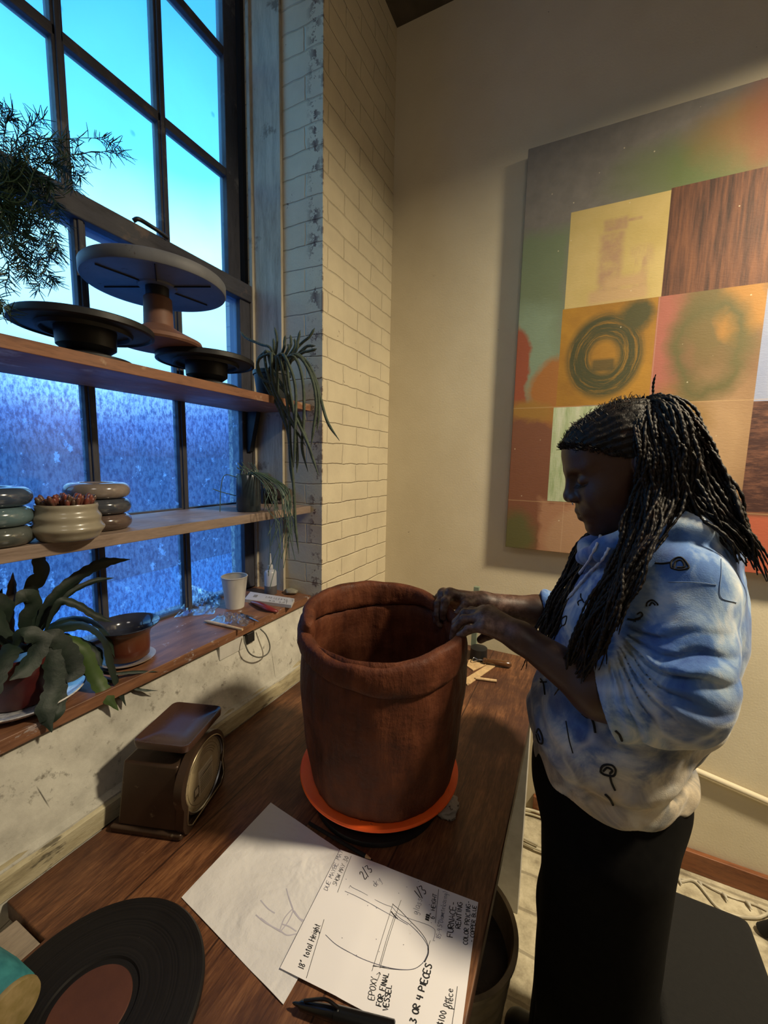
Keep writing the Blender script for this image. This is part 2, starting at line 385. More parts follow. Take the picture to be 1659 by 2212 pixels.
def pane(name, low):
    g = G(name, .4); t = g.t; x, y, z = g.xyz()
    tr = t.nodes.new('ShaderNodeBsdfTransparent'); tl = t.nodes.new('ShaderNodeBsdfTranslucent'); gl = t.nodes.new('ShaderNodeBsdfGlossy'); df = t.nodes.new('ShaderNodeBsdfDiffuse')
    gl.inputs['Roughness'].default_value = .12
    m1 = t.nodes.new('ShaderNodeMixShader'); m2 = t.nodes.new('ShaderNodeMixShader')
    big = g.noise(5, 3, .6); drops = g.noise(120, 4, .8, stretch=(1, 1, .45)); med = g.noise(32, 5, .7, stretch=(1, 1, .8))
    if low:
        wet = g.math('MULTIPLY', g.math('ADD', g.math('MULTIPLY', g.step(z, .02, .22), .75), .25), g.math('SUBTRACT', 1.0, g.step(z, .62, .2)))   # condensation band
        dk = g.math('MULTIPLY', g.math('SUBTRACT', 1.0, g.step(z, .20, .05)), g.ramp(drops, [(.46, 0), (.60, 1)]))
        c = g.mix(g.math('MULTIPLY', dk, .75), (.80, .86, .95), (.16, .18, .40))
        g.L(c, tr.inputs[0])
        patch = g.ramp(med, [(.62, 0), (.67, 1)])
        low2 = g.math('SUBTRACT', 1.0, g.step(z, .16, .05))
        fac = g.math('ADD', .13, g.math('MULTIPLY', g.math('MULTIPLY', patch, low2), .55)); tl.inputs[0].default_value = (.62, .74, 1, 1)
    else:
        sm = g.ramp(g.voro(9), [(.05, .35), (.09, 0)])
        c = g.mix(sm, (.93, .97, 1.0), (.2, .5, .55)); g.L(c, tr.inputs[0]); tl.inputs[0].default_value = (.6, .85, 1, 1)
        fac = g.math('MULTIPLY_ADD', big, .15, .04)
    g.put(m1.inputs[0], fac); g.L(tr.outputs[0], m1.inputs[1]); g.L(tl.outputs[0], m1.inputs[2])
    m2.inputs[0].default_value = .04; g.L(m1.outputs[0], m2.inputs[1]); g.L(gl.outputs[0], m2.inputs[2])
    g.L(m2.outputs[0], t.nodes['Material Output'].inputs['Surface']); return g.m
M_PANE_LOW = pane('frosted_pane', True); M_PANE_UP = pane('hazy_pane', False)
sash('lower_sash', -1.225, -.553, .664, (-.180, .205), True, .035, 1.206)
sash('upper_sash', -1.268, .605, 1.80, (1.045, 1.44), False, .055, 1.196)
lt = MB().tube(smoothpath([(-1.20, .80, .668), (-1.19, .81, .675), (-1.195, .85, .677), (-1.19, .875, .672), (-1.19, .90, .667)], 5), .006, 8)
lt.build('sash_lock', M_DARK, win, smooth=40)
# outside: wet pale yard, a long dark building
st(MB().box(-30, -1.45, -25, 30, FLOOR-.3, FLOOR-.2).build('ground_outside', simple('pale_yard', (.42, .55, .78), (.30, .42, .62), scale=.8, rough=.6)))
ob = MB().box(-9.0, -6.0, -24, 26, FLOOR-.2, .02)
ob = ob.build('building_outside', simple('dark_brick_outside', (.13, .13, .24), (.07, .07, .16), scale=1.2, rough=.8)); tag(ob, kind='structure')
# ================================================================ shelves and sill
SX = -.935
o = MB().box(-1.205, SX, Y0+.02, 1.278, .187, .212).build('upper_shelf', M_SHELF, bevel=.0015)
tag(o, 'orange-brown pine shelf board high across the window, carrying the turntables', 'shelf', 'shelf boards across the window')
for yy in (1.235, .02):
    b = MB().prism([(-1.203, yy, .1865), (-1.203, yy, .03), (-1.19, yy, .035), (-1.15, yy, .1865)], (0, -.011, 0), (0, .011, 0))
    if yy > 1: br = b.build('bracket', M_DARK, o)
o = MB().box(-1.205, SX, Y0+.02, 1.278, -.197, -.170).build('middle_shelf', M_SHELF2, bevel=.0015)
tag(o, 'pale pine shelf board across the window, carrying the ringed vases and white succulent pot', 'shelf', 'shelf boards across the window')
g = G('paint_flecked_sill', .5); v = g.mapv((4, 1, 8)); w = g.noise(7, 6, .6, vec=v, dist=.6)
c = g.ramp(w, [(.34, (.11, .045, .022)), (.52, (.20, .09, .045)), (.68, (.27, .125, .06))]); fl = g.math('MULTIPLY', g.ramp(g.noise(38, 6, .8, stretch=(1, .45, 1)), [(.60, 0), (.66, 1)]), g.ramp(g.noise(3.2, 2), [(.48, 0), (.56, 1)]))
g.color(g.mix(g.math('MULTIPLY', fl, .8), c, (.55, .56, .58))); g.bump(w, .2, .002)
o = MB().box(-1.24, SX, Y0+.02, 1.279, -.554, -.526).build('window_sill_board', g.m, bevel=.002)
tag(o, 'lowest orange-brown board on the window ledge, under the cup, brown pot and saucer plant', 'shelf')
SILL, MID, UPS = -.526, -.170, .212

# ================================================================ workbench
t = empty('workbench', (-.49, .8, FLOOR), 'long dark-stained wooden workbench running along the window wall', 'table')
poly = [(WALLX+.004, .287), (-.752, .287), (-.752, -.9), (-.095, -.9), (-.095, 1.735), (WALLX+.004, 1.735)]
MB().prism([(p[0], p[1], 0) for p in poly], (0, 0, TABLE-.036), (0, 0, TABLE)).build('tabletop', M_TABLE, t, bevel=.003)
for lx, ly in ((-.098, 1.375), (-.098, -.6), (-.80, 1.375)):
    MB().box(lx-.075, lx, ly-.02, ly+.02, FLOOR, TABLE-.037).build('leg', M_WHITEP, t, bevel=.002)['label'] = 'flat white painted board leg'
o = MB().box(-.835, -.756, -.8, .283, TABLE-.034, TABLE-.006).build('grey_plank', M_GREYWOOD, bevel=.002)
tag(o, 'short weathered grey plank end beside the black disc, against the bench corner', 'plank')
MB().box(-.835, -.756, -.8, -.76, FLOOR, TABLE-.036).build('support', M_GREYWOOD, o)
MB().box(-.835, -.756, .20, .23, FLOOR, TABLE-.036).build('support', M_GREYWOOD, o)

# ================================================================ clay pot on orange bat and banding wheel
PC = Vector((-.398, .828, 0))
bw = empty('banding_wheel', (PC.x, PC.y, TABLE), 'low black banding wheel under the orange bat', 'turntable')
MB().lathe([(0, 0), (.148, 0), (.152, .005), (.150, .014), (.06, .024), (.032, .028), (.030, .042), (.0, .042)], (PC.x, PC.y-.012, TABLE), 48).build('base', M_DARK, bw, smooth=40)
MB().lathe([(0, .0425), (.132, .0425), (.135, .045), (.135, .052), (.132, .0545), (0, .0545)], (PC.x, PC.y-.012, TABLE), 56).build('wheel_head', M_DARK, bw, smooth=40)
g = G('orange_plastic', .45); g.color(g.mix(g.ramp(g.noise(70, 4, .7), [(.66, 0), (.72, 1)]), g.ramp(g.noise(14, 3), [(.3, (.95, .10, .012)), (.7, (1.0, .15, .02))]), (.28, .06, .02))); g.bump(g.noise(220, 2), .3, .001)
BC = Vector((-.405, .838, 0))
o = MB().lathe([(0, 0), (.186, 0), (.1925, .0015), (.1935, .005), (.1915, .0085), (.187, .0095), (0, .0095)], (BC.x, BC.y, TABLE+.055), 96).build('plastic_bat', g.m, smooth=40)
tag(o, 'bright orange round plastic bat under the big clay pot', 'bat')
# the pot
g = G('wet_clay', .55)
n1 = g.noise(16, 6, .65); n2 = g.noise(8, 5, .6, stretch=(3.0, 3.0, .7)); n3 = g.noise(60, 4, .7)
g.color(g.ramp(g.math('MULTIPLY_ADD', n1, .5, g.math('MULTIPLY', n2, .5)), [(.34, (.036, .009, .004)), (.5, (.085, .023, .009)), (.68, (.15, .046, .018))]))
g.b.inputs['Specular IOR Level'].default_value = .25; g.rough(g.ramp(n1, [(.3, .50), (.7, .8)])); g.bump(n2, .8, .008); g.bump(n1, .6, .008); g.bump(g.noise(8, 3, .55, stretch=(.8, .8, 4)), .3, .006); g.bump(n3, .4, .002); M_CLAY = g.m
PZ = TABLE+.0646
pot = empty('clay_pot', (BC.x, BC.y, PZ), 'large unglazed hand-built clay pot on an orange bat', 'pot')
cx_, cy_ = -.394, .826
def potr(t):   # outer radius along the height 0..1
    return .166+.022*math.sin(min(1, t*1.25)*PI/2)+.004*math.sin(t*PI)
HB = .352
def wobw(a, r, z, i):
    ca, sa = math.cos(a), math.sin(a)
    k = .0045*nz(ca*2.2, sa*2.2, z*9)+.0022*nz(ca*7, sa*7, z*16)+.0012*nz(ca*30, sa*30, z*8+5)
    zz = z+(.010*nz(ca*1.6+3, sa*1.6, 0) if z > HB-.03 else 0)
    return r+k*(1 if z > .004 else .5), zz
prof = [(.0, .0), (potr(0)-.004, 0), (potr(0), .006)]+[(potr(i/22), HB*i/22) for i in range(1, 23)]
prof += [(potr(1)-.006, HB+.007), (potr(1)-.014, HB+.002)]+[(potr(i/16)-.019, HB*i/16) for i in range(15, 0, -1)]+[(.13, .016), (0, .014)]
MB().lathe(prof, (cx_, cy_, PZ), 128, wob=wobw).build('wall', M_CLAY, pot, smooth=70)
def band(name, a0, a1, z0f, z1f, rin, rout, seed, n=110):
    prof = []
    K = 20; b = MB(); V = []; Fq = []
    for i in range(n+1):
        f = i/n; a = math.radians(lerp(a0, a1, f)); ca, sa = math.cos(a), math.sin(a)
        e = min(1, min(f, 1-f)*n/5.0); e = math.sqrt(max(0, 1-(1-e)**2))*.999+.001
        z0, z1 = z0f(f), z1f(f); zc = (z0+z1)/2; hh = (z1-z0)/2*(.55+.45*e); rc = (rin+rout)/2; hr = (rout-rin)/2*e
        for k in range(K):
            q = 2*PI*k/K; cq, sq = math.cos(q), math.sin(q)
            dr = hr*math.copysign(abs(cq)**.55, cq); dz = hh*math.copysign(abs(sq)**.75, sq)
            w = .0035*nz(ca*2.4+seed, sa*2.4, q*.2)+.0018*nz(ca*9+seed, sa*9, sq*2)
            rr = rc+dr+w+.003*nz(ca*1.5, sa*1.5+seed, 2); zz = zc+dz+.004*nz(ca*3, sa*3+seed, 7)
            V.append(Vector((cx_+ca*rr, cy_+sa*rr, zz)))
    for i in range(n):
        for k in range(K): Fq.append((i*K+k, i*K+K+k, i*K+K+(k+1) % K, i*K+(k+1) % K))
    Fq.append(tuple(range(K))); Fq.append(tuple(n*K+k for k in range(K))[::-1])
    return link_mesh(name, V, Fq, M_CLAY, pot, smooth=80)
RT = PZ+HB
band('front_coil', 196, 362, lambda f: RT-.050+.014*math.sin(f*PI*2.2), lambda f: RT+.020+.012*math.cos(f*PI*2)-.010*math.sin(f*PI), .170, .199, 1)
band('back_coil', 232, 60, lambda f: RT-.006+.008*math.sin(f*9), lambda f: RT+.040+.020*math.sin(f*PI)-(.010*(f-.8)*5 if f > .8 else 0), .163, .193, 5)

# ================================================================ postal scale
A = Vector((-.703, .504, TABLE)); dd = Vector((-.323, .946, 0)).normalized(); nn = Vector((dd.y, -dd.x, 0)); zz_ = Vector((0, 0, 1))
sc = empty('postal_scale', A+dd*.09-nn*.075, 'old brown metal postal scale with a flat tray and round dial', 'scale')
g = G('brown_enamel', .33, .35); n1 = g.noise(25, 6, .7); g.color(g.mix(g.ramp(n1, [(.62, 0), (.68, 1)]), g.ramp(g.noise(8, 4), [(.3, (.045, .025, .016)), (.7, (.075, .045, .028))]), (.19, .15, .10))); g.bump(n1, .25, .002); M_ENAM = g.m
g = G('brown_tray', .28, .2); n1 = g.noise(30, 5, .7); g.color(g.mix(g.ramp(n1, [(.66, 0), (.7, 1)]), (.07, .035, .024), (.2, .16, .12))); g.rough(g.ramp(g.noise(9, 4), [(.3, .2), (.7, .38)])); M_TRAY = g.m
def P(u, w, h): return A+dd*u-nn*w+zz_*h
b = MB(); b.obox(P(.09, .082, .008), dd, nn, zz_, .088, .083, .008); b.build('base', M_ENAM, sc, bevel=.006, seg=3)
b = MB(); V = []
lo = [(.008, .012), (.172, .012), (.172, .150), (.008, .150)]; hi = [(.022, .014), (.150, .014), (.150, .140), (.022, .140)]
b.V = [P(u, w, .015) for u, w in lo]+[P(u, w, .155) for u, w in hi]; b.F = [(3, 2, 1, 0), (4, 5, 6, 7)]+[(i, (i+1) % 4, 4+(i+1) % 4, 4+i) for i in range(4)]
b.build('body', M_ENAM, sc, bevel=.006, seg=3, weld=True)
def outline(g_, off=0):      # front plate outline in (u, h)
    pts = []
    for i in range(25):
        a = lerp(math.radians(205), math.radians(-25), i/24); pts.append((.090+(.0885-off)*math.cos(a), .098+(.0885-off)*math.sin(a)*.88))
    pts += [(.176-off, .030), (.170-off, .012+off), (.160-off, .003+off), (.020+off, .003+off), (.010+off, .012+off), (.004+off, .030)]
    return pts
o1, o2 = outline(0), outline(0, .011); k = len(o1); b = MB()
for ring, w in ((o1, .012), (o1, -.006), (o2, -.008), (o2, .004)): b.V += [P(u, w, h) for u, h in ring]
for r_ in range(3):
    for i in range(k): b.F.append((r_*k+i, r_*k+(i+1) % k, (r_+1)*k+(i+1) % k, (r_+1)*k+i))
b.F.append(tuple(3*k+i for i in range(k))); b.F.append(tuple(range(k))[::-1])
b.build('front_frame', M_ENAM, sc, smooth=50, weld=True)
b = MB().tube([P(u, -.0085, h) for u, h in outline(0, .0115)]+[P(*((outline(0, .0115)[0][0], -.0085, outline(0, .0115)[0][1])))], .0014, 6)
b.build('worn_edge', simple('worn_brass', (.42, .34, .22), (.25, .19, .12), rough=.3, metal=.8), sc, smooth=60)
dc = P(.092, -.001, .088)
b = MB().lathe([(.078, -.004), (.078, .003), (.0745, .005), (.073, .002)], dc, 64, axis=nn); b.build('dial_ring', M_STEEL, sc, smooth=50)['label'] = 'worn metal ring round the dial'
g = G('aged_dial', .5); g.color(g.ramp(g.noise(20, 5, .6), [(.3, (.42, .33, .18)), (.7, (.58, .47, .29))])); g.b.inputs['Coat Weight'].default_value = .6
dial = MB().lathe([(0, .0005), (.073, .0005), (.073, -.001)], dc, 64, axis=nn).build('dial', g.m, sc)
ink = simple('dial_ink', (.03, .02, .012)); b = MB(); up_ = zz_; rt_ = dd
def dpt(r, a, e=.0012): return dc+rt_*(r*math.cos(a))+up_*(r*math.sin(a))+nn*e
for i in range(100):
    a = 2*PI*i/100; b.strip([dpt(.0705, a), dpt(.067 if i % 5 else .064, a)], .0007, nn)
for r_ in (.062, .055, .050, .045): b.strip([dpt(r_, lerp(.5 if r_ < .06 else 0, 2.5 if r_ < .06 else 2*PI, i/40)) for i in range(41)], .0007, nn)
for hh in np.linspace(-.036, .012, 9): b.strip([dc+rt_*(-.018)+up_*hh+nn*.0022, dc+rt_*.030+up_*hh+nn*.0022], .0007, nn)
for u in np.linspace(-.014, .028, 8): b.strip([dc+rt_*u+up_*(-.038)+nn*.0022, dc+rt_*u+up_*(-.005)+nn*.0022], .0005, nn)
b.strip([dc+rt_*-.02+up_*-.0+nn*.0025, dc+rt_*.034+up_*.004+nn*.0025], .0012, nn)
for (x0, h0, x1, h1) in ((-.040, -.012, -.024, -.012), (-.024, -.012, -.024, -.030), (-.024, -.030, -.040, -.030), (-.040, -.030, -.040, -.012), (-.044, -.034, -.024, -.034)):
    b.strip([dc+rt_*x0+up_*h0+nn*.0022, dc+rt_*x1+up_*h1+nn*.0022], .0018, nn)
b.build('markings', ink, dial)
b = MB().obox(dc+rt_*.006+up_*-.012+nn*.0013, rt_, up_, nn, .028, .030, .0005); b.obox(dc+rt_*-.032+up_*-.021+nn*.0013, rt_, up_, nn, .007, .008, .0005); b.build('rate_chart', simple('old_card', (.66, .57, .40), (.52, .44, .28)), dial)
# the tray: a shallow dish with a raised lip
tc = Vector((-.789, .580, TABLE)); th = .194
def rrect(hu, hw, r, n=6):
    out = []
    for (sx, sy, a0) in ((1, 1, 0), (-1, 1, 90), (-1, -1, 180), (1, -1, 270)):
        for i in range(n+1):
            a = math.radians(a0+90*i/n); out.append((sx*(hu-r)+r*math.cos(a), sy*(hw-r)+r*math.sin(a)))
    return out
b = MB(); rings = [(.052, .042, .012, -.014), (.073, .063, .014, -.010), (.0745, .0645, .015, .003), (.073, .063, .014, .006), (.0705, .0605, .013, .0055), (.066, .056, .012, .001), (.02, .02, .01, .0005)]
for hu, hw, r, h in rings: b.V += [tc+dd*u+nn*w+zz_*(th+h) for u, w in rrect(hu, hw, r)]
k = 28
for i in range(len(rings)-1):
    for j in range(k): b.F.append((i*k+j, i*k+(j+1) % k, (i+1)*k+(j+1) % k, (i+1)*k+j))
b.F.append(tuple(range(k))[::-1]); b.F.append(tuple((len(rings)-1)*k+j for j in range(k)))
b.build('tray', M_TRAY, sc, smooth=45)
MB().lathe([(0, 0), (.016, 0), (.016, .05), (0, .05)], tc+zz_*.14, 20).build('plunger', M_DARK, sc, smooth=40)

# ================================================================ papers and handwriting
g = G('sketch_paper', .8); g.color(g.ramp(g.noise(3, 5, .6), [(.3, (.62, .60, .60)), (.7, (.72, .70, .69))])); g.bump(g.noise(16, 5, .6), .6, .008); g.bump(g.noise(7, 3, dist=1), .8, .016); M_PAPER1 = g.m
g = G('note_paper', .8); g.color(g.mix(g.ramp(g.noise(26, 5, .75), [(.68, 0), (.74, .5)]), g.ramp(g.noise(4, 4), [(.3, (.74, .71, .71)), (.7, (.80, .77, .77))]), (.45, .36, .30))); g.bump(g.noise(5, 2), .25, .008); M_PAPER2 = g.m
def sheet(name, P0, P1, P2, P3, mat, z, curl):
    n = 26; V = []; Fq = []
    for i in range(n+1):
        for j in range(n+1):
            u, v = i/n, j/n; q = P0.lerp(P1, u).lerp(P3.lerp(P2, u), v).copy()
            q.z = z+curl(u, v, q); V.append(q)
    m = (n+1)**2
    V += [v-Vector((0, 0, .0003)) for v in V]
    for i in range(n):
        for j in range(n):
            a = i*(n+1)+j; Fq.append((a, a+n+1, a+n+2, a+1)); Fq.append((m+a, m+a+1, m+a+n+2, m+a+n+1))
    for i in range(n):
        for a, c in ((i*(n+1), (i+1)*(n+1)), ((i+1)*(n+1)+n, i*(n+1)+n)): Fq.append((a, m+a, m+c, c)[::-1])
        for a, c in ((i+1, i), (n*(n+1)+i, n*(n+1)+i+1)): Fq.append((a, m+a, m+c, c)[::-1])
    return link_mesh(name, V, Fq, mat, smooth=60)
TZ = TABLE+.0004
p = [Zp(585, 1735, TABLE), Zp(730, 1830, TABLE), Zp(730, 1830, TABLE), Zp(640, 2172, TABLE)]
ex = (Zp(735, 1842, TABLE)-Zp(585, 1735, TABLE)); wdt = ex.normalized()*.216
q0 = Zp(585, 1735, TABLE); q3 = Zp(392, 1940, TABLE); q2 = Zp(612, 2172, TABLE); q1 = q0+(q2-q3)
S1 = sheet('sketch_sheet', q0, q1, q2, q3, M_PAPER1, TZ+.0003, lambda u, v, q: .0012*(1+nz(q.x, q.y, 0, 18))*(1 if 0 < u < 1 else 1))
tag(S1, 'plain creased sheet of paper with a faint pencil vase sketch', 'paper')
tl, tr, bl = Zp(735, 1840, TABLE), Zp(1033, 1950, TABLE), Zp(605, 2097, TABLE); br_ = bl+(tr-tl)
N_Z = TZ+.0048
S2 = sheet('note_sheet', tl, tr, br_, bl, M_PAPER2, N_Z, lambda u, v, q: -.0042*max(0, (u-.35)/.65)**.5 if u > .35 else 0)
tag(S2, 'white sheet covered with handwritten notes and a vessel drawing, near the bench edge', 'paper')
def onnote(px, py):
    q = Zp(px, py, TABLE); e = tr-tl; f_ = bl-tl; d = q-tl
    u = (d.x*f_.y-d.y*f_.x)/(e.x*f_.y-e.y*f_.x); q.z = N_Z+.00025+(-.0042*max(0, (u-.35)/.65)**.5 if u > .35 else 0); return q
GL = {  # single-stroke letters on a 4 x 6 grid
 'A': '06 26 46|00 26|?', }
FONT = {
'A': [[(0,0),(2,6),(4,0)],[(.8,2.2),(3.4,2.2)]], 'B': [[(0,0),(0,6),(3,5.6),(3,3.6),(0,3.2),(3.6,2.6),(3.4,.5),(0,0)]], 'C': [[(3.8,5.2),(2,6),(.2,4),(.2,2),(1.8,0),(3.8,.8)]],
'D': [[(0,0),(0,6),(3,5),(4,3),(3,1),(0,0)]], 'E': [[(3.8,6),(0,6),(0,0),(3.8,0)],[(0,3.1),(3,3.1)]], 'F': [[(4,6),(0,6),(0,0)],[(0,3.2),(3,3.2)]],
'G': [[(3.8,5.4),(2,6),(.2,4),(.2,2),(2,0),(3.8,1),(3.8,2.8),(2.2,2.8)]], 'H': [[(0,6),(0,0)],[(4,6),(4,0)],[(0,3),(4,3.2)]], 'I': [[(1,6),(1,0)]],
'L': [[(0,6),(.2,0),(3.8,.2)]], 'M': [[(0,0),(.6,6),(2.2,2.4),(3.8,6),(4.4,0)]], 'N': [[(0,0),(.4,6),(3.6,0),(4,6)]], 'O': [[(2,6),(.2,4.4),(.2,1.6),(2,0),(3.8,1.6),(3.8,4.4),(2,6)]],
'P': [[(0,0),(.2,6),(3.4,5.4),(3.4,3.6),(.2,2.8)]], 'R': [[(0,0),(.2,6),(3.4,5.4),(3.2,3.6),(.3,3),(3.8,0)]], 'S': [[(3.8,5.4),(2,6),(.4,4.8),(3.4,2.4),(3.2,.6),(1.4,0),(0,.8)]],
'T': [[(0,6),(4,6)],[(2,6),(1.8,0)]], 'U': [[(0,6),(.2,1.2),(2,0),(3.8,1.2),(4,6)]], 'V': [[(0,6),(2,0),(4,6)]], 'W': [[(0,6),(1,0),(2.2,4.6),(3.4,0),(4.4,6)]], 'X': [[(0,6),(4,0)],[(4,6),(0,0)]],
'Y': [[(0,6),(2,3),(4,6)],[(2,3),(1.6,0)]], '0': [[(2,6),(.4,3),(2,0),(3.6,3),(2,6)]], '1': [[(1,6),(1,0)]], '2': [[(.2,5),(2,6),(3.4,4.6),(0,0),(3.8,0)]], '3': [[(.3,6),(3.4,5.4),(1.4,3.2),(3.6,1.8),(1.8,0),(0,.6)]],
'4': [[(.4,6),(.2,2.8),(4,2.8)],[(3.2,6),(3,0)]], '5': [[(3.6,6),(.6,6),(.4,3.4),(3,3.4),(3.4,1),(1.4,0),(0,.5)]], '6': [[(3,6),(.6,3.4),(.4,1),(2,0),(3.4,1.2),(2.6,3),(.6,2.2)]], '8': [[(2,3.2),(.6,4.8),(2,6),(3.4,4.8),(2,3.2),(.4,1.4),(2,0),(3.6,1.4),(2,3.2)]],
'9': [[(3.2,3.6),(1,3.2),(.8,5.4),(2.8,6),(3.3,4),(3,0)]], '"': [[(1,6.4),(.8,4.8)],[(2.2,6.4),(2,4.8)]], '/': [[(-.4,-1),(3,7)]], '-': [[(.6,2.8),(3.2,2.9)]], '.': [[(1,0),(1.3,.3)]], '$': [[(3.6,5),(2,5.8),(.6,4.6),(3.4,2.2),(2,.6),(.2,1.2)],[(2,6.8),(2,-.6)]], '(': [[(2,6.5),(1,3),(2,-.5)]], ')': [[(1,6.5),(2,3),(1,-.5)]], '#': [[(0,2),(4,2.4)],[(0,3.6),(4,4)],[(1,0),(1.4,6)],[(2.6,0),(3,6)],[(0,.6),(4,5.4)]],
'a': [[(3,3.6),(1,3.8),(.2,1.6),(1.4,0),(3,1.4),(3,3.6),(3.2,0)]], 'c': [[(3,3.4),(1,3.8),(.2,1.6),(1.4,0),(3,.6)]], 'd': [[(3,1.6),(1.4,3.8),(.2,1.6),(1.4,0),(3,1.4),(3.2,6.4),(3.2,0)]], 'e': [[(.4,2),(3,2.4),(1.8,3.8),(.3,2),(1.4,0),(3,.6)]],
'g': [[(3,3.4),(1,3.8),(.4,1.6),(1.6,.4),(3,3.4),(2.6,-2),(.6,-1.8)]], 'i': [[(1,3.8),(1,0)],[(1,5.2),(1.2,5.5)]], 'l': [[(1,6.2),(1.1,0)]], 'h': [[(.4,6.2),(.4,0)],[(.4,2.4),(2,3.8),(3,2.6),(3,0)]], 'm': [[(0,3.8),(.2,0),(1.2,3.6),(2,0),(3.2,3.6),(4,0)]], 'n': [[(.3,3.8),(.3,0)],[(.3,2.4),(1.8,3.8),(2.8,2.6),(3,0)]],
'o': [[(1.6,3.8),(.3,2),(1.6,0),(3,2),(1.6,3.8)]], 'p': [[(.4,3.8),(.2,-2.4)],[(.4,3.2),(2,3.8),(3,2),(1.6,0),(.4,.6)]], 'r': [[(.4,3.8),(.4,0)],[(.4,2.6),(2.4,3.8)]], 's': [[(2.8,3.4),(1.2,3.8),(1,2.6),(2.6,1.4),(1.6,0),(.2,.5)]], 't': [[(1.4,5.6),(1.4,.4),(2.8,0)],[(.2,3.8),(2.8,3.9)]], 'y': [[(.3,3.8),(1.2,.6),(2.8,3.8)],[(2.8,3.8),(1.4,-2.2),(0,-2)]], "'": [[(1,6),(1,5)]], ' ': []}
INK = simple('black_ink', (.006, .006, .008)); INKB = simple('grey_blue_ink', (.10, .10, .15)); PENCIL = simple('soft_pencil', (.42, .40, .47), (.5, .48, .55))
def c1(x, y): return 580+x/3.456, 1730+y/3.456
rnd = random.Random(3)
inkM, inkT = MB(), MB()
def write(mb, txt, x0, y0, x1, y1, cap, w, tight=1.0):
    adv = [4.9 if ch.isupper() or ch.isdigit() or ch in '$#' else (2.6 if ch in "il1I.'(" else 4.1) for ch in txt]; adv = [2.8 if ch in 'I1' else a for ch, a in zip(txt, adv)]; tot = sum(adv)-1
    dx, dy = (x1-x0), (y1-y0); L_ = math.hypot(dx, dy); dx, dy = dx/L_, dy/L_; ux, uy = dy, -dx   # 'up' of the letters (rotated left)
    ux, uy = (dy, -dx); s = L_/tot; pos = 0
    for ch, a in zip(txt, adv):
        for stroke in FONT.get(ch, []):
            pts = []
            jx, jy = rnd.uniform(-.25, .25), rnd.uniform(-.35, .35)
            for (gx, gy) in stroke:
                gx = gx+gy*.08+jx*.5; gy = gy+jy
                X_ = x0+dx*(pos+gx)*s+ux*gy*cap/6; Y_ = y0+dy*(pos+gx)*s+uy*gy*cap/6
                pts.append(onnote(*c1(X_, Y_)))
            if len(pts) > 3: pts = smoothpath(pts, 3)
            mb.strip(pts, w*1.35, (0, 0, 1))
        pos += a
def curve(mb, pts, w, f=c1, on=onnote):
    mb.strip(smoothpath([on(*f(*q)) for q in pts], 5), w*1.15, (0, 0, 1))
write(inkM, '18" total Height', 262, 1282, 388, 950, 46, .00085); curve(inkM, [(283, 1345), (350, 1120), (415, 905)], .0007)
write(inkT, 'DUE MAYBE MAY', 440, 690, 556, 395, 30, .0006); write(inkM, 'SHOW MAY 30', 505, 655, 600, 440, 32, .0006); curve(inkM, [(515, 703), (566, 560), (618, 428)], .0007)
write(inkM, '2/3', 718, 605, 778, 535, 62, .0011); write(inkT, 'dry', 798, 665, 846, 615, 44, .0005)
write(inkT, 'glass', 1112, 862, 1150, 745, 46, .0005); write(inkM, '1/3', 1128, 738, 1182, 690, 70, .0011)
write(inkM, '6"', 1238, 892, 1246, 855, 42, .0008); write(inkM, '###', 1196, 905, 1206, 860, 30, .0012); write(inkM, 'HEIGHT', 1240, 828, 1258, 706, 30, .0008)
curve(inkM, [(1245, 920), (1257, 790), (1270, 668)], .0007); write(inkT, '85-9.5"Diamete(casing)', 1282, 1038, 1338, 686, 34, .0005)
write(inkM, 'FURNACE-', 1375, 1025, 1402, 768, 44, .001); write(inkM, 'RENTING', 1432, 960, 1448, 768, 36, .001)
write(inkM, 'COLOR PRICING-', 1486, 1080, 1512, 758, 34, .0009); write(inkM, '- COPPER BLUE', 1530, 1062, 1552, 788, 28, .0009)
write(inkM, 'EPOXY', 788, 1502, 812, 1335, 46, .0008); curve(inkM, [(808, 1360), (824, 1325), (829, 1295)], .0007); curve(inkM, [(806, 1310), (829, 1294), (836, 1312)], .0007)
write(inkM, 'FOR FINAL', 842, 1548, 898, 1300, 40, .0011); write(inkM, 'VESSEL', 892, 1582, 922, 1390, 40, .0011)
write(inkM, '3 OR 4 PIECES', 1098, 1672, 1222, 1235, 50, .0014)
write(inkM, '$100 per', 1305, 1690, 1352, 1470, 48, .0008); write(inkM, 'piece', 1372, 1560, 1378, 1412, 46, .0008); curve(inkM, [(1368, 1690), (1390, 1540), (1410, 1390)], .0007)
curve(inkT, [(570, 693), (650, 728), (750, 780), (850, 832), (925, 872), (1040, 935)], .0007); curve(inkT, [(600, 670), (612, 650), (622, 663), (700, 702), (800, 757), (870, 788), (925, 808), (965, 850), (1055, 890), (1150, 920), (1212, 945), (1242, 972), (1240, 1012), (1228, 1055)], .0006)
curve(inkT, [(425, 1020), (500, 1090), (600, 1150), (700, 1195), (800, 1230), (900, 1258), (1000, 1270), (1080, 1265), (1140, 1230), (1180, 1170), (1192, 1110), (1165, 1050), (1110, 985), (1050, 930), (990, 893), (940, 850)], .0008)
curve(inkM, [(780, 1242), (880, 1262), (1000, 1272), (1090, 1262), (1155, 1218)], .0006); curve(inkM, [(925, 782), (985, 832), (1050, 900), (1120, 970), (1172, 1040), (1196, 1105)], .0008)
inkM.strip(smoothpath([onnote(*c1(*q)) for q in [(1192, 1100), (1190, 1150), (1163, 1212)]], 5), .0024, (0, 0, 1)); curve(inkM, [(1207, 1050), (1198, 1080), (1190, 1120)], .0006)
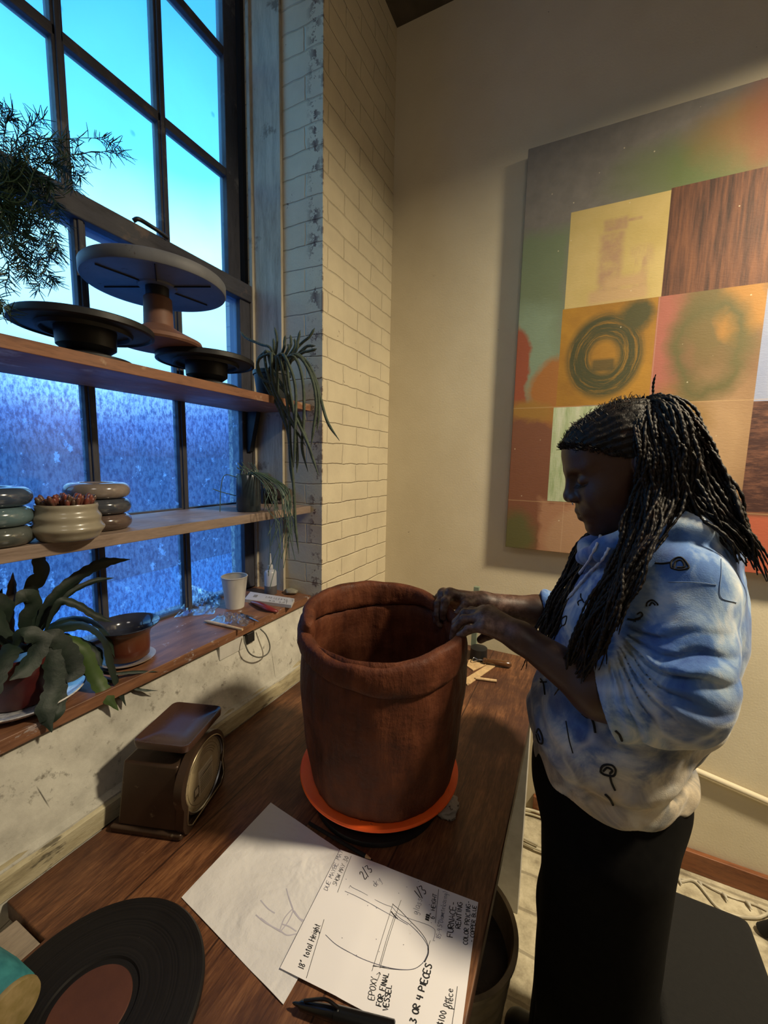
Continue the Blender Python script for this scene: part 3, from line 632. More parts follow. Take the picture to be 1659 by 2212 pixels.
for l in ([(930, 780), (850, 1030), (772, 1285)], [(948, 880), (890, 1060), (832, 1262)], [(938, 870), (880, 1050), (826, 1245)], [(778, 1248), (840, 1252), (900, 1256)], [(990, 752), (965, 820), (940, 905)]): curve(inkM, l, .0006)
curve(inkM, [(915, 838), (950, 880), (965, 892)], .0016)
for i in range(22): x, y = rnd.uniform(480, 1450), rnd.uniform(520, 1250); curve(inkT, [(x, y), (x+3, y+1), (x+5, y+3)], .0009)
inkM.build('marker_writing', INK, S2); inkT.build('pen_writing', INKB, S2)
c5 = lambda x, y: (200+x/1.929, 1480+y/1.929)
def onsk(px, py): q = Zp(px, py, TABLE); q.z = TZ+.0003+.0012*(1+nz(q.x, q.y, 0, 18))+.0003; return q
pc = MB()
for l in ([(808, 850), (818, 890), (833, 935)], [(812, 870), (824, 905), (836, 940)], [(830, 940), (800, 975), (780, 1025)], [(838, 942), (815, 990), (785, 1028)], [(680, 962), (720, 995), (780, 1025)], [(700, 975), (740, 1005), (785, 1032)], [(832, 938), (850, 965), (875, 990)], [(840, 945), (862, 975), (882, 985)], [(780, 1025), (810, 1045), (850, 1040)], [(790, 1000), (820, 1010), (850, 1030)], [(700, 900), (730, 935), (760, 955)]):
    curve(pc, l, .0016, c5, onsk)
pc.build('pencil_lines', PENCIL, S1)
# pencil, pen, clay lump
def rod(b, p0, p1, segs, n=12):
    p0, p1 = Vector(p0), Vector(p1); b.tube([p0.lerp(p1, s) for s, r in segs], [r for s, r in segs], n); return b
e0, e1 = Zp(668, 1778, TABLE+.006), Zp(805, 1858, TABLE+.006)
pe = empty('drawing_pencil', e0, 'black pencil lying half under the pot, sharpened end towards the notes', 'pencil')
rod(MB(), e0, e1, [(0, .0038), (.90, .0038)], 6).build('barrel', M_BLACKMAT, pe)
rod(MB(), e0, e1, [(.90, .0038), (.975, .0013)], 12).build('point', simple('bare_wood', (.60, .38, .18)), pe)
rod(MB(), e0, e1, [(.975, .0013), (1, .0004)], 8).build('lead', M_BLACKMAT, pe)
e0, e1 = Zp(632, 2166, TABLE+.011), Zp(850, 2226, TABLE+.013)
pe = empty('marker_pen', e0, 'thick black marker pen lying across the lower end of the sheets', 'pen')
rod(MB(), e0, e1, [(0, .0008), (.02, .0022), (.06, .003), (.09, .006), (.42, .0088), (.425, .0098), (1.0, .0105), (1.01, .009)], 20).build('barrel', simple('black_gloss', (.006, .006, .006), rough=.25), pe, smooth=40)
MB().tube(smoothpath([e0.lerp(e1, .12)+Vector((0, 0, .009)), e0.lerp(e1, .3)+Vector((.003, .004, .016)), e0.lerp(e1, .46)+Vector((0, 0, .013))], 5), .0022, 8).build('clip', simple('black_gloss2', (.006, .006, .006), rough=.25), pe, smooth=40)
lc = Zp(966, 1750, TABLE); b = MB(); b.ball(lc+Vector((0, 0, .008)), .026, .040, .014, 40, 22)
for i, v in enumerate(b.V): b.V[i] = v+Vector((nz(v.x, v.y, v.z, 60), nz(v.y, v.z, v.x, 60), 0))*.010; b.V[i].z = max(TABLE, b.V[i].z+.004*nz(v.x, v.y, 1, 90))
g = G('grey_clay', .7); g.color(g.mix(g.ramp(g.noise(45, 4, .7, stretch=(1, .5, 1)), [(.56, 0), (.6, 1)]), (.30, .27, .22), (.05, .035, .02))); g.bump(g.noise(50, 5), .5, .005)
tag(b.build('clay_scrap', g.m, smooth=60), 'flat grey lump of dried clay on the bench right of the orange bat', 'clay')
# ---- far end of the bench: tools behind the pot
g1, g2 = Zp(1010, 1435, TABLE), Zp(1055, 1455, TABLE)
def slab(name, pix, z, th, mat, label, cat, **k):
    P_ = [Zp(x, y, z) for x, y in pix]; b = MB().prism(P_, (0, 0, 0), (0, 0, th))
    if k.pop('flip', False): b.F = [f[::-1] for f in b.F]
    return tag(b.build(name, mat, weld=True, **k), label, cat)
M_BAMBOO = wood('pale_plywood', (.55, .38, .20), (.40, .25, .12), grain=(3, 3, 3), scale=10, spots=(.2, .12, .07))
slab('wooden_rib', [(1012, 1428), (1040, 1417), (1058, 1434), (1022, 1450), (1008, 1440)], TABLE, .005, M_BAMBOO, 'small pale square wooden rib lying under the brown-handled tool', 'pottery tool', bevel=.001)
slab('wooden_ruler', [(1052, 1438), (1070, 1440), (1010, 1482), (1000, 1470)], TABLE, .004, M_BAMBOO, 'pale wooden ruler strip lying diagonally beside the pot', 'ruler', bevel=.0008)
tl_ = empty('loop_tool', Zp(1045, 1430, TABLE), 'pottery trimming tool with a glossy dark brown turned handle', 'pottery tool')
a_, c_ = Zp(1042, 1426, TABLE+.018), Zp(1105, 1436, TABLE+.014)
rod(MB(), a_, c_, [(0, .005), (.04, .011), (.12, .012), (.14, .008), (.2, .009), (.45, .011), (.75, .013), (.93, .013), (1, .007)], 20).build('handle', simple('varnished_handle', (.13, .055, .02), (.07, .03, .012), rough=.22, coat=.5), tl_, smooth=50)
MB().tube(smoothpath([a_, a_+(a_-c_)*.15, a_+(a_-c_)*.32+Vector((0, .01, 0)), a_+(a_-c_)*.3+Vector((0, -.012, -.004)), a_+(a_-c_)*.12, a_], 4), .0018, 6).build('wire_loop', M_STEEL, tl_, smooth=50)
o = rod(MB(), Zp(1027, 1465, TABLE+.006), Zp(1073, 1471, TABLE+.006), [(0, .0055), (1, .0055)]).build('dowel', M_BAMBOO, smooth=40); tag(o, 'short pale wooden dowel on the bench beside the ruler', 'dowel')
# green clamp standing at the far bench edge, partly hidden by hands and pot
cl = empty('bench_clamp', (-.33, 1.70, TABLE), 'pale green metal clamp standing at the far end of the bench, behind the hands', 'clamp')
M_GREEN = simple('pale_green_metal', (.22, .27, .19), (.16, .20, .14), rough=.5)
gp = Yp(1029, 1290, 1.66); gx = gp.x
MB().box(gx-.011, gx+.011, 1.65, 1.67, TABLE, Yp(1029, 1267, 1.66).z).build('bar', M_GREEN, cl, bevel=.001)
MB().box(gx-.008, gx+.035, 1.652, 1.668, Yp(1040, 1283, 1.66).z-.012, Yp(1040, 1283, 1.66).z).build('jaw', M_GREEN, cl, bevel=.001)
MB().lathe([(0, 0), (.035, 0), (.034, .05), (.02, .055), (0, .055)], (gx+.03, 1.62, TABLE), 24).build('foot', M_DARK, cl, smooth=40)

# ================================================================ black disc in the foreground
DC = Vector((-.575, .262, TABLE)); rt = empty('large_black_bat', DC, 'large black scratched disc with a brown centre in the lower left corner', 'turntable')
g = G('scuffed_black', .6); g.b.inputs['Specular IOR Level'].default_value = .25; x, y, z = g.xyz(); dx = g.math('SUBTRACT', x, DC.x); dy = g.math('SUBTRACT', y, DC.y)
rr = g.math('SQRT', g.math('ADD', g.math('MULTIPLY', dx, dx), g.math('MULTIPLY', dy, dy)))
rings = g.noise(1, 5, .75, vec=g.vec(g.math('MULTIPLY', rr, 260), 0, 0)); chips = g.ramp(g.noise(45, 4, .75), [(.735, 0), (.745, 1)])
c = g.ramp(rings, [(.35, (.0035, .0035, .004)), (.62, (.012, .010, .0095))]); g.color(g.mix(chips, c, (.35, .22, .15)))
g.bump(rings, .35, .001); g.rough(g.ramp(g.noise(8, 4), [(.3, .38), (.7, .65)]))
MB().lathe([(.0, .004), (.09, .004), (.149, .010), (.1505, .014), (.150, .022), (.147, .025), (.062, .025), (.060, .022), (0, .022)], DC, 96).build('disc', g.m, rt, smooth=40)
MB().lathe([(0, .0235), (.0515, .0235), (.0525, .0222)], DC, 64).build('centre', simple('red_brown_disc', (.085, .027, .015), (.065, .02, .012), rough=.6, bump=.2), rt, smooth=40)['label'] = 'reddish brown round centre'
MB().lathe([(0, 0), (.085, 0), (.085, .006), (0, .006)], DC, 48).build('foot', M_DARK, rt, smooth=40)
ta, tb = Zp(20, 2188, TABLE+.064), Zp(-75, 2110, TABLE+.064); tax = (ta-tb).normalized()
v = empty('teal_roller', Vector((tb.x, tb.y, TABLE+.026)), 'teal cylinder with a tan end ring lying on the black disc at the left edge', 'roller')
MB().lathe([(0, -.13), (.030, -.13), (.036, -.12), (.038, -.05), (.036, -.010), (.033, -.004), (0, -.004)], ta, 48, axis=tax).build('barrel', simple('teal_stripes', (.015, .13, .15), (.035, .21, .22), scale=40, rough=.6, stretch=(1, 1, 3)), v, smooth=50)
MB().lathe([(0, -.004), (.0345, -.004), (.0355, -.001), (.0345, .004), (0, .006)], ta, 48, axis=tax).build('end_ring', simple('tan_stripes', (.20, .15, .05), (.30, .22, .10), scale=60, rough=.6), v, smooth=50)
b = MB(); b.ball(ta+tax*.008+Vector((.010, -.016, -.010)), .010, .008, .008, 14, 9); b.build('amber_bead', simple('amber', (.50, .20, .03), (.30, .10, .02), rough=.3), v, smooth=60)

# ================================================================ turntables on the upper shelf
g = G('painted_grey_wood', .6); g.color(g.mix(g.ramp(g.noise(30, 5, .7), [(.64, 0), (.7, 1)]), g.ramp(g.noise(10, 4), [(.3, (.10, .105, .12)), (.7, (.16, .165, .18))]), (.06, .05, .05))); M_GREYP = g.m
gw = Vector((-1.05, .757, .300))
w_ = empty('grey_turntable', gw, 'large pale grey wheel on a terracotta pedestal, topmost on the upper shelf', 'turntable')
b = MB().lathe([(0, .148), (.045, .148), (.048, .152), (.150, .152), (.158, .146), (.168, .146), (.1705, .150), (.1705, .172), (.168, .175), (0, .175)], gw, 96); b.build('wheel_head', M_GREYP, w_, smooth=40)
b = MB()
for i in range(6):
    a = 2*PI*i/6+.4; b.obox(gw+Vector((math.cos(a)*.095, math.sin(a)*.095, .1505)), (math.cos(a), math.sin(a), 0), (-math.sin(a), math.cos(a), 0), (0, 0, 1), .05, .0012, .002)
b.build('groove', M_DARK, w_)
MB().lathe([(0, .12), (.026, .12), (.028, .124), (.028, .15), (0, .15)], gw, 32).build('hub', M_DARK, w_, smooth=40)
MB().lathe([(0, 0), (.103, 0), (.107, .005), (.104, .014), (.075, .028), (.05, .040), (.036, .05), (.034, .12), (.03, .124), (0, .124)], gw, 64).build('pedestal', simple('terracotta_wood', (.20, .095, .06), (.15, .07, .045), rough=.6), w_, smooth=40)['label'] = 'terracotta coloured conical pedestal'
def wheel(loc, r, label, rz=0):
    w = empty('black_banding_wheel', (0, 0, 0), label, 'turntable', 'black banding wheels on the upper shelf')
    kw = dict(local=True, smooth=40)
    top = MB().lathe([(0, .074), (r*.60, .074), (r*.62, .066), (r*.66, .066), (r*.68, .074), (r*.93, .076), (r*.95, .072), (r, .074), (r, .086), (r*.985, .088), (0, .088)], (0, 0, 0), 80).build('wheel_head', M_DARK, w, **kw)
    MB().lathe([(0, .022), (.040, .022), (.058, .036), (.060, .074), (0, .074)], (0, 0, 0), 40).build('hub', M_DARK, w, **kw)
    MB().lathe([(0, 0), (.088, 0), (.091, .004), (.089, .010), (.05, .018), (.04, .024), (0, .024)], (0, 0, 0), 56).build('foot', M_DARK, w, **kw)
    w.location = loc; w.rotation_euler = (0, 0, rz); return w
w1 = wheel((-1.045, .572, UPS), .137, 'black banding wheel at the left of the upper shelf, in front of the terracotta pedestal')
w2 = copy_tree(w1); w2.location = (-1.045, .905, UPS); w2['label'] = 'black banding wheel on the upper shelf next to the trailing cactus'
w3 = copy_tree(w1); w3.location = (-1.06, .262, UPS); w3['label'] = 'black banding wheel cut off by the left edge of the photo'

# ================================================================ vases and pots on the middle shelf
def ringvase(name, loc, R, cols, label, h=.037):
    v = empty(name, loc, label, 'vase', 'vases of stacked rings on the middle shelf'); z0 = 0
    for i, c in enumerate(cols):
        prof = []
        for k in range(25):
            a = -PI/2+PI*k/24; prof.append((R-.018+.018*math.cos(a)-(.004 if i == 1 else 0)*0, h/2+h*.49*math.sin(a)))
        if i == len(cols)-1:
            prof[-1] = (R-.02, h*.99); prof += [(R-.03, h*.985), (R-.038, h*.9), (R-.042, h*.6), (0, h*.55)]
        prof = [(0, 0)]+prof
        if i < len(cols)-1: prof += [(0, h)]
        mt = simple(f'glaze_{name}_{i}', c, tuple(q*.6 for q in c), scale=22, rough=.16, coat=.6)
        MB().lathe(prof, (0, 0, i*h), 64).build('ring', mt, v, smooth=60, local=True)
    return v
ringvase('ring_vase', Zp(216, 1142, MID), .0665, [(.13, .09, .075), (.055, .06, .075), (.24, .20, .175)], 'grey-brown glazed vase of three stacked rings, right behind the white succulent pot')
ringvase('ring_vase', Zp(-12, 1178, MID), .062, [(.10, .11, .10), (.10, .16, .18), (.05, .07, .11)], 'blue-green glazed vase of stacked rings cut off by the left edge')
sp_ = Zp(150, 1164, MID)
v = empty('succulent_pot', sp_, 'ribbed cream ceramic pot with a red-brown succulent', 'plant')
prof = [(0, .001), (.042, .0)]+[(.045+.0165*math.sin(min(1, t/.30)*PI/2)*(1 if t < .3 else 1)-max(0, t-.32)*.016+.0018*math.sin(t*PI*2*3.2+1), .074*t) for t in np.linspace(.02, 1, 30)]+[(.0465, .0735), (.045, .066), (0, .064)]
MB().lathe(prof, sp_, 64).build('bowl', simple('cream_glaze', (.32, .29, .22), (.26, .23, .17), scale=9, rough=.28, coat=.3), v, smooth=60)
MB().lathe([(.044, .066), (.03, .069), (0, .070)], sp_, 24).build('soil', simple('soil', (.04, .025, .015), bump=.6), v)
b = MB(); rnd = random.Random(5)
for i in range(58):
    a = rnd.uniform(0, 2*PI); r_ = .040*math.sqrt(rnd.random()); p0 = sp_+Vector((r_*math.cos(a), r_*math.sin(a), .068)); L_ = rnd.uniform(.014, .030)
    d_ = Vector((math.cos(a)*r_*14, math.sin(a)*r_*14, 1)).normalized()
    b.tube([p0+d_*(L_*s) for s in (0, .3, .7, .9, 1)], [.0026, .0042, .0046, .0036, .0012], 8)
b.build('fingers', simple('red_succulent', (.22, .05, .035), (.07, .05, .035), scale=50, rough=.35), v, smooth=60)
# jar with trailing rhipsalis
jb_ = Vector((-1.0, 1.02, MID)); v = empty('trailing_jar_plant', jb_, 'thin trailing green plant in a dark glass jar at the right of the middle shelf', 'plant')
gj = simple('smoked_glass', (.035, .05, .06), (.02, .03, .04), rough=.15)
MB().lathe([(0, 0), (.036, 0), (.039, .004), (.040, .12), (.037, .124), (.036, .12), (.034, .008), (0, .006)], jb_, 40).build('jar', gj, v, smooth=50)
MB().lathe([(0, .10), (.0355, .10)], jb_, 24).build('soil', simple('soil2', (.03, .02, .015)), v)
b = MB(); rnd = random.Random(9)
M_THIN = simple('grey_green_stem', (.10, .15, .11), (.05, .09, .06), rough=.5)
for i in range(46):
    a = rnd.uniform(-.9, 2.4) if i > 8 else rnd.uniform(0, 6.28); p0 = jb_+Vector((.022*math.cos(a), .022*math.sin(a), .10)); out = Vector((math.cos(a)*.5+.62, math.sin(a)*.4+.1, 0))
    if i < 14:
        q = [p0, p0+Vector((0, 0, .03))+out*.008, p0+Vector((rnd.uniform(-.03, .03), rnd.uniform(-.03, .03), rnd.uniform(.035, .065)))]
    else:
        drop = rnd.uniform(.10, .34); s = rnd.uniform(.088, .115)
        q = [p0, p0+Vector((0, 0, .03))+out*.015, p0+out*s+Vector((0, 0, -.02)), p0+out*(s+.012)+Vector((rnd.uniform(-.01, .02), rnd.uniform(-.03, .03), -drop*.55)), p0+out*(s+.01)+Vector((rnd.uniform(-.02, .03), rnd.uniform(-.03, .04), -drop))]
    b.tube(smoothpath(q, 6), .0012, 5)
b.tube(smoothpath([jb_+Vector((-.02, -.02, .11)), jb_+Vector((-.05, -.05, .12)), jb_+Vector((-.06, -.06, .08)), jb_+Vector((-.062, -.065, .0))], 6), .0014, 5)
b.tube(smoothpath([jb_+Vector((-.03, -.02, .05)), jb_+Vector((-.06, -.06, .065)), jb_+Vector((-.075, -.08, .075))], 6), .0014, 5)
b.build('stems', M_THIN, v, smooth=60)
# footed bowl, dark mug, little stack behind
bb = Zp(598, 1088, MID)
v = empty('footed_bowl', bb, 'small dark glazed footed bowl at the right end of the middle shelf', 'bowl')
MB().lathe([(0, 0), (.022, 0), (.024, .003), (.014, .014), (.014, .018), (.034, .026), (.050, .044), (.055, .062), (.053, .063), (.046, .044), (.03, .03), (0, .026)], bb, 48).build('body', simple('dark_glaze', (.035, .028, .035), (.02, .016, .02), rough=.18, coat=.5), v, smooth=60)
mg = Vector((-1.13, 1.16, MID))
o = MB().lathe([(0, 0), (.036, 0), (.040, .006), (.041, .07), (.038, .072), (.037, .01), (0, .008)], mg, 36).build('dark_mug', simple('black_glaze', (.02, .018, .022), rough=.3), smooth=50); tag(o, 'plain black mug between the trailing jar plant and the footed bowl', 'mug')
sk = Vector((-1.15, 1.245, MID)); M_DG = simple('dusty_dark_wood', (.06, .05, .045), (.04, .035, .03), rough=.7)
for i, (w_2, h0, h1, lb) in enumerate(((.03, 0, .072, 'small dark box behind the footed bowl, lowest of a little stack'), (.026, .072, .095, 'small dark flat tin behind the footed bowl, middle of a little stack'), (.018, .095, .122, 'small teal-grey block, topmost of the little stack behind the footed bowl'))):
    o = MB().box(sk.x-w_2, sk.x+w_2, sk.y-.022, sk.y+.022, sk.z+h0, sk.z+h1).build('small_box', M_DG if i < 2 else simple('teal_grey', (.06, .09, .10)), bevel=.003); tag(o, lb, 'box', 'little stack behind the footed bowl')

# ================================================================ on the window sill board
cp = Vector((-1.094, 1.04, SILL)); v = empty('paper_cup', cp, 'white paper cup standing by the plastic bags on the sill', 'cup')
g = G('cup_card', .6); g.color(g.ramp(g.noise(8, 3), [(.3, (.52, .50, .46)), (.7, (.60, .58, .54))]))
MB().lathe([(0, .004), (.030, .004), (.0305, 0), (.0315, .0), (.0445, .112), (.0435, .112), (.031, .006), (0, .006)], cp, 48).build('wall', g.m, v, smooth=60)
MB().lathe([(.0425+.0022*math.cos(a)+.0015, .113+.0022*math.sin(a)) for a in np.linspace(0, 2*PI, 9)[:-1]], cp, 48, closed=True).build('rim', g.m, v, smooth=60)
MB().lathe([(0, .055), (.036, .055)], cp, 40).build('dregs', simple('dregs', (.12, .09, .06)), v)
bo = Vector((-1.083, 1.215, SILL)); v = empty('squeeze_bottle', bo, 'clear plastic squeeze bottle with a long nozzle, half full of grey slip', 'bottle')
g = G('soft_plastic', .35); g.color(g.ramp(g.noise(5), [(0, (.55, .56, .60)), (1, (.6, .6, .64))])); g.b.inputs['Transmission Weight'].default_value = .35
MB().lathe([(.0235, .036), (.0235, .088), (.020, .096), (.010, .099), (.010, .108), (0, .108)], bo, 36).build('bottle', g.m, v, smooth=60)
MB().lathe([(0, 0), (.0225, 0), (.024, .003), (.024, .036), (0, .036)], bo, 36).build('slip', simple('grey_slip', (.11, .105, .11), (.09, .085, .09), rough=.4), v, smooth=50)['label'] = 'dark grey liquid'
tp = bo+Vector((.004, -.004, .165)); b = MB().tube([bo+Vector((0, 0, .107)), bo+Vector((.001, -.001, .117)), bo+Vector((.001, -.001, .118)), tp], [.010, .009, .0055, .0015], 14); b.build('nozzle', simple('white_plastic', (.62, .62, .65), rough=.4), v, smooth=40)
# label box with script
bx = [Zp(x, y, SILL+.012) for x, y in ((541, 1278), (636, 1293), (629, 1307), (528, 1294))]
v = empty('small_carton', bx[0].lerp(bx[2], .5)-Vector((0, 0, .012)), 'small flat white carton with black lettering and a bar code, lying on the sill', 'box')
b = MB().prism(bx, (0, 0, -.0118), (0, 0, 0)); b.build('carton', simple('white_card', (.50, .49, .50), (.44, .43, .44), rough=.6), v, weld=True)
b = MB()
def onbox(u, w): return bx[0].lerp(bx[1], u).lerp(bx[3].lerp(bx[2], u), w)+Vector((0, 0, .0004))
def boxtext(txt, u0, u1, w0, w1):    # reads from right to left as seen here (the box lies upside down)
    adv = [4.9]*len(txt); tot = sum(adv); pos = 0
    for ch in txt:
        for s_ in FONT.get(ch, []):
            b.strip([onbox(lerp(u0, u1, (pos+gx+gy*.15)/tot), lerp(w0, w1, gy/6)) for gx, gy in s_], .0011, (0, 0, 1))
        pos += 4.9
boxtext('The new', .92, .42, .92, .62); boxtext('Expressions', .99, .38, .52, .16)
for i in range(7): b.strip([onbox(.14+.012*i, .3), onbox(.14+.012*i, .62)], .0007 if i % 2 else .0012, (0, 0, 1))
b.build('lettering', INK, v)
b = MB().tube(smoothpath([Zp(542, 1300, SILL+.006), Zp(558, 1304, SILL+.012), Zp(575, 1312, SILL+.012), Zp(590, 1318, SILL+.007), Zp(602, 1321, SILL+.002)], 6), [.002]+[.006+.008*math.sin(PI*i/23) for i in range(1, 24)]+[.001], 12, flat=.6, up=(0, 0, 1))
tag(b.build('red_spatula', simple('dark_red_plastic', (.22, .03, .03), (.12, .015, .02), rough=.3), smooth=60), 'dark red pointed pottery spatula at the sill edge', 'pottery tool')
v = empty('paint_brush', Zp(559, 1343, SILL), 'thin brush with a metal tip at the sill edge beside the plastic bags', 'brush')
rod(MB(), Zp(520, 1326, SILL+.004), Zp(540, 1334, SILL+.004), [(0, .0035), (1, .004)]).build('handle', M_DARK, v, smooth=40)
rod(MB(), Zp(540, 1334, SILL+.004), Zp(559, 1343, SILL+.004), [(0, .004), (.5, .0022), (1, .0012)]).build('ferrule', M_STEEL, v, smooth=40)
o = rod(MB(), Zp(442, 1341, SILL+.005), Zp(524, 1360, SILL+.005), [(0, .002), (.1, .005), (.6, .0048), (1, .0035)]).build('modelling_stick', M_BAMBOO, smooth=40); tag(o, 'long pale wooden modelling stick lying in front of the plastic bags', 'pottery tool')
g = G('clear_film', .12); t_ = g.t
tr_ = t_.nodes.new('ShaderNodeBsdfTransparent'); gl_ = t_.nodes.new('ShaderNodeBsdfGlossy'); gl_.inputs['Roughness'].default_value = .12; df_ = t_.nodes.new('ShaderNodeBsdfTranslucent'); df_.inputs[0].default_value = (.8, .85, .95, 1)
ms = t_.nodes.new('ShaderNodeMixShader'); ms2 = t_.nodes.new('ShaderNodeMixShader'); lw = t_.nodes.new('ShaderNodeLayerWeight'); lw.inputs[0].default_value = .35
t_.links.new(lw.outputs['Facing'], ms.inputs[0]); t_.links.new(tr_.outputs[0], ms.inputs[1]); t_.links.new(gl_.outputs[0], ms.inputs[2]); ms2.inputs[0].default_value = .10
t_.links.new(ms.outputs[0], ms2.inputs[1]); t_.links.new(df_.outputs[0], ms2.inputs[2]); t_.links.new(ms2.outputs[0], t_.nodes['Material Output'].inputs['Surface']); M_FILM = g.m
def bag(pix, label, seed, hmax, lobes=1.0, mat=None, name='plastic_bag'):
    P_ = [Zp(x, y, SILL+.001) for x, y in pix]; n = 34; V = []; Fq = []
    for side in (0, 1):
        for i in range(n+1):
            for j in range(n+1):
                u, w = i/n, j/n; q = P_[0].lerp(P_[1], u).lerp(P_[3].lerp(P_[2], u), w)
                e = min(u, 1-u, w, 1-w)*4; e = min(1, e)
                cr = abs(nz(q.x+seed, q.y, 0, 26))*.6+abs(nz(q.x, q.y+seed, 3, 60))*.5+.3*abs(nz(q.x, q.y, seed, 120))
                hgt = hmax*cr*e*(1-side*.92)+.001*(1-side)
                V.append(q+Vector((nz(q.x, q.y, seed, 30)*.008, nz(q.y, q.x, seed+4, 30)*.008, hgt)))
    m = (n+1)**2
    for i in range(n):
        for j in range(n):
            a = i*(n+1)+j; Fq.append((a, a+n+1, a+n+2, a+1)); Fq.append((m+a, m+a+1, m+a+n+2, m+a+n+1))
    return tag(link_mesh(name, V, Fq, mat or M_FILM, smooth=25), label, 'bag')
bag([(412, 1262), (482, 1290), (462, 1326), (378, 1334)], 'crumpled clear plastic bag nearest the window glass on the sill', 1, .055)
bag([(470, 1331), (550, 1330), (532, 1354), (448, 1344)], 'crumpled clear plastic bag between the paper cup and modelling stick', 7, .045)
b = MB(); lp = Zp(628, 1277, SILL+.010); b.ball(lp, .030, .022, .012, 24, 14); b.V = [q+Vector((nz(q.x, q.y, q.z, 70), nz(q.y, q.z, q.x, 70), 0))*.007 for q in b.V]
tag(b.build('wrapped_lump', simple('cloudy_film', (.30, .28, .20), (.22, .2, .15), rough=.25, bump=.5), smooth=60), 'small lump wrapped in cloudy film at the far right end of the sill', 'package')
# brown flared pot on its plate
bp = Zp(277, 1425, SILL); v = empty('flared_brown_pot', bp+Vector((0, 0, .011)), 'brown pot with a wide flared dark-blue-glazed rim on the sill', 'pot')
g = G('brown_glaze', .3); x, y, z = g.xyz(); f = g.math('MULTIPLY_ADD', g.noise(20, 5, .7), .03, z)
g.color(g.ramp(g.math('MULTIPLY', g.math('SUBTRACT', f, SILL), 8), [(.1, (.20, .08, .03)), (.35, (.09, .02, .010)), (.6, (.11, .035, .016)), (.78, (.14, .06, .03))])); g.b.inputs['Coat Weight'].default_value = .4
zb = .011
b = MB().lathe([(0, zb), (.045, zb), (.050, zb+.004), (.052, zb+.03), (.052, zb+.055), (.056, zb+.068), (.066, zb+.079), (.0765, zb+.086)], bp, 64); b.build('body', g.m, v, smooth=60)
b = MB().lathe([(.0765, zb+.086), (.0772, zb+.0875), (.076, zb+.089), (.062, zb+.081), (.051, zb+.069), (.048, zb+.05), (.046, zb+.012), (0, zb+.01)], bp, 64); b.build('lining', simple('dark_blue_glaze', (.035, .04, .06), (.02, .022, .035), rough=.15, coat=.6), v, smooth=60)['label'] = 'dark blue glossy glaze inside'
o = MB().lathe([(0, .0005), (.048, .0005), (.062, .007), (.064, .009), (.062, .0095), (.05, .004), (0, .004)], bp, 56).build('drip_saucer', simple('tan_glaze', (.34, .27, .19), (.24, .18, .12), rough=.3), smooth=50); tag(o, 'thin tan drip saucer under the flared brown pot', 'saucer')
# orchid cactus in dark red pot on a white saucer
sc_ = Vector((-1.045, .40, SILL))
g = G('white_swirl_glaze', .2); w = g.noise(12, 5, .6, dist=2.5); g.color(g.ramp(w, [(.40, (.60, .58, .55)), (.5, (.30, .30, .34)), (.58, (.62, .60, .56))])); g.b.inputs['Coat Weight'].default_value = .5
o = MB().lathe([(0, .001), (.075, .001), (.080, .006), (.105, .016), (.110, .022), (.108, .024), (.10, .020), (.076, .010), (0, .008)], sc_, 72).build('white_saucer', g.m, smooth=50); tag(o, 'wide white and grey glazed saucer under the dark red plant pot', 'saucer')
oc = empty('orchid_cactus', sc_+Vector((0, 0, .011)), 'orchid cactus with flat scalloped dark green leaves in a dark red pot', 'plant')
MB().lathe([(0, .011), (.055, .011), (.058, .014), (.074, .10), (.078, .102), (.078, .118), (.073, .120), (.070, .105), (0, .104)], sc_, 56).build('pot', simple('dark_red_glaze', (.09, .014, .012), (.05, .01, .01), rough=.3), oc, smooth=50)
M_LEAF = simple('cactus_leaf', (.006, .019, .010), (.003, .010, .007), scale=18, rough=.6, bump=.3)
M_LEAF2 = simple('young_cactus_leaf', (.05, .09, .015), (.025, .05, .012), scale=18, rough=.4)
def leaf(pts, w, mat=None, up=(1, .3, .2), scal=.022, seed=0):
    Pp = smoothpath(pts, 8); m = len(Pp); L_ = 0; b = MB(); up = Vector(up).normalized(); V = []
    for i, q in enumerate(Pp):
        t = (Pp[min(i+1, m-1)]-Pp[max(i-1, 0)]).normalized(); 
        if i: L_ += (Pp[i]-Pp[i-1]).length
        f = i/(m-1); env = min(1, (.18+f*3.2))*min(1, (1-f)*5+.04); ww = w*env*(1-.20*abs(math.sin(PI*L_/scal))**3)
        n_ = (up-t*t.dot(up)).normalized(); s = t.cross(n_); th = .0011
        for (a, h) in ((-1, 0), (-.5, .0022), (0, .0042), (.5, .0022), (1, 0), (.5, -.0008), (0, -.003), (-.5, -.0008)):
            V.append(q+s*(a*ww)+n_*(h*min(1, env)+th*(0)))
    F_q = []
    for i in range(m-1):
        for k in range(8): F_q.append((i*8+k, i*8+8+k, i*8+8+(k+1) % 8, i*8+(k+1) % 8))
    F_q.append(tuple(range(8))[::-1]); F_q.append(tuple((m-1)*8+k for k in range(8)))
    return link_mesh('leaf', V, F_q, mat or M_LEAF, oc, smooth=70)
def LX(pix, xs):
    n = len(pix)-1; return [Xp(px, py, lerp(xs[0], xs[1], i/n) if len(xs) == 2 else xs[i]) for i, (px, py) in enumerate(pix)]
leaf(LX([(70, 1400), (74, 1330), (66, 1275), (90, 1240), (84, 1212), (82, 1190)], (-1.06, -1.06)), .019, seed=1, scal=.03)
leaf(LX([(70, 1380), (95, 1320), (130, 1275), (180, 1238), (225, 1216), (282, 1208)], (-1.06, -1.04)), .014)
leaf(LX([(80, 1375), (110, 1310), (145, 1270), (185, 1240)], (-1.08, -1.08)), .014)
leaf(LX([(78, 1380), (115, 1325), (150, 1282), (200, 1256), (247, 1248)], (-1.05, -1.03)), .007)
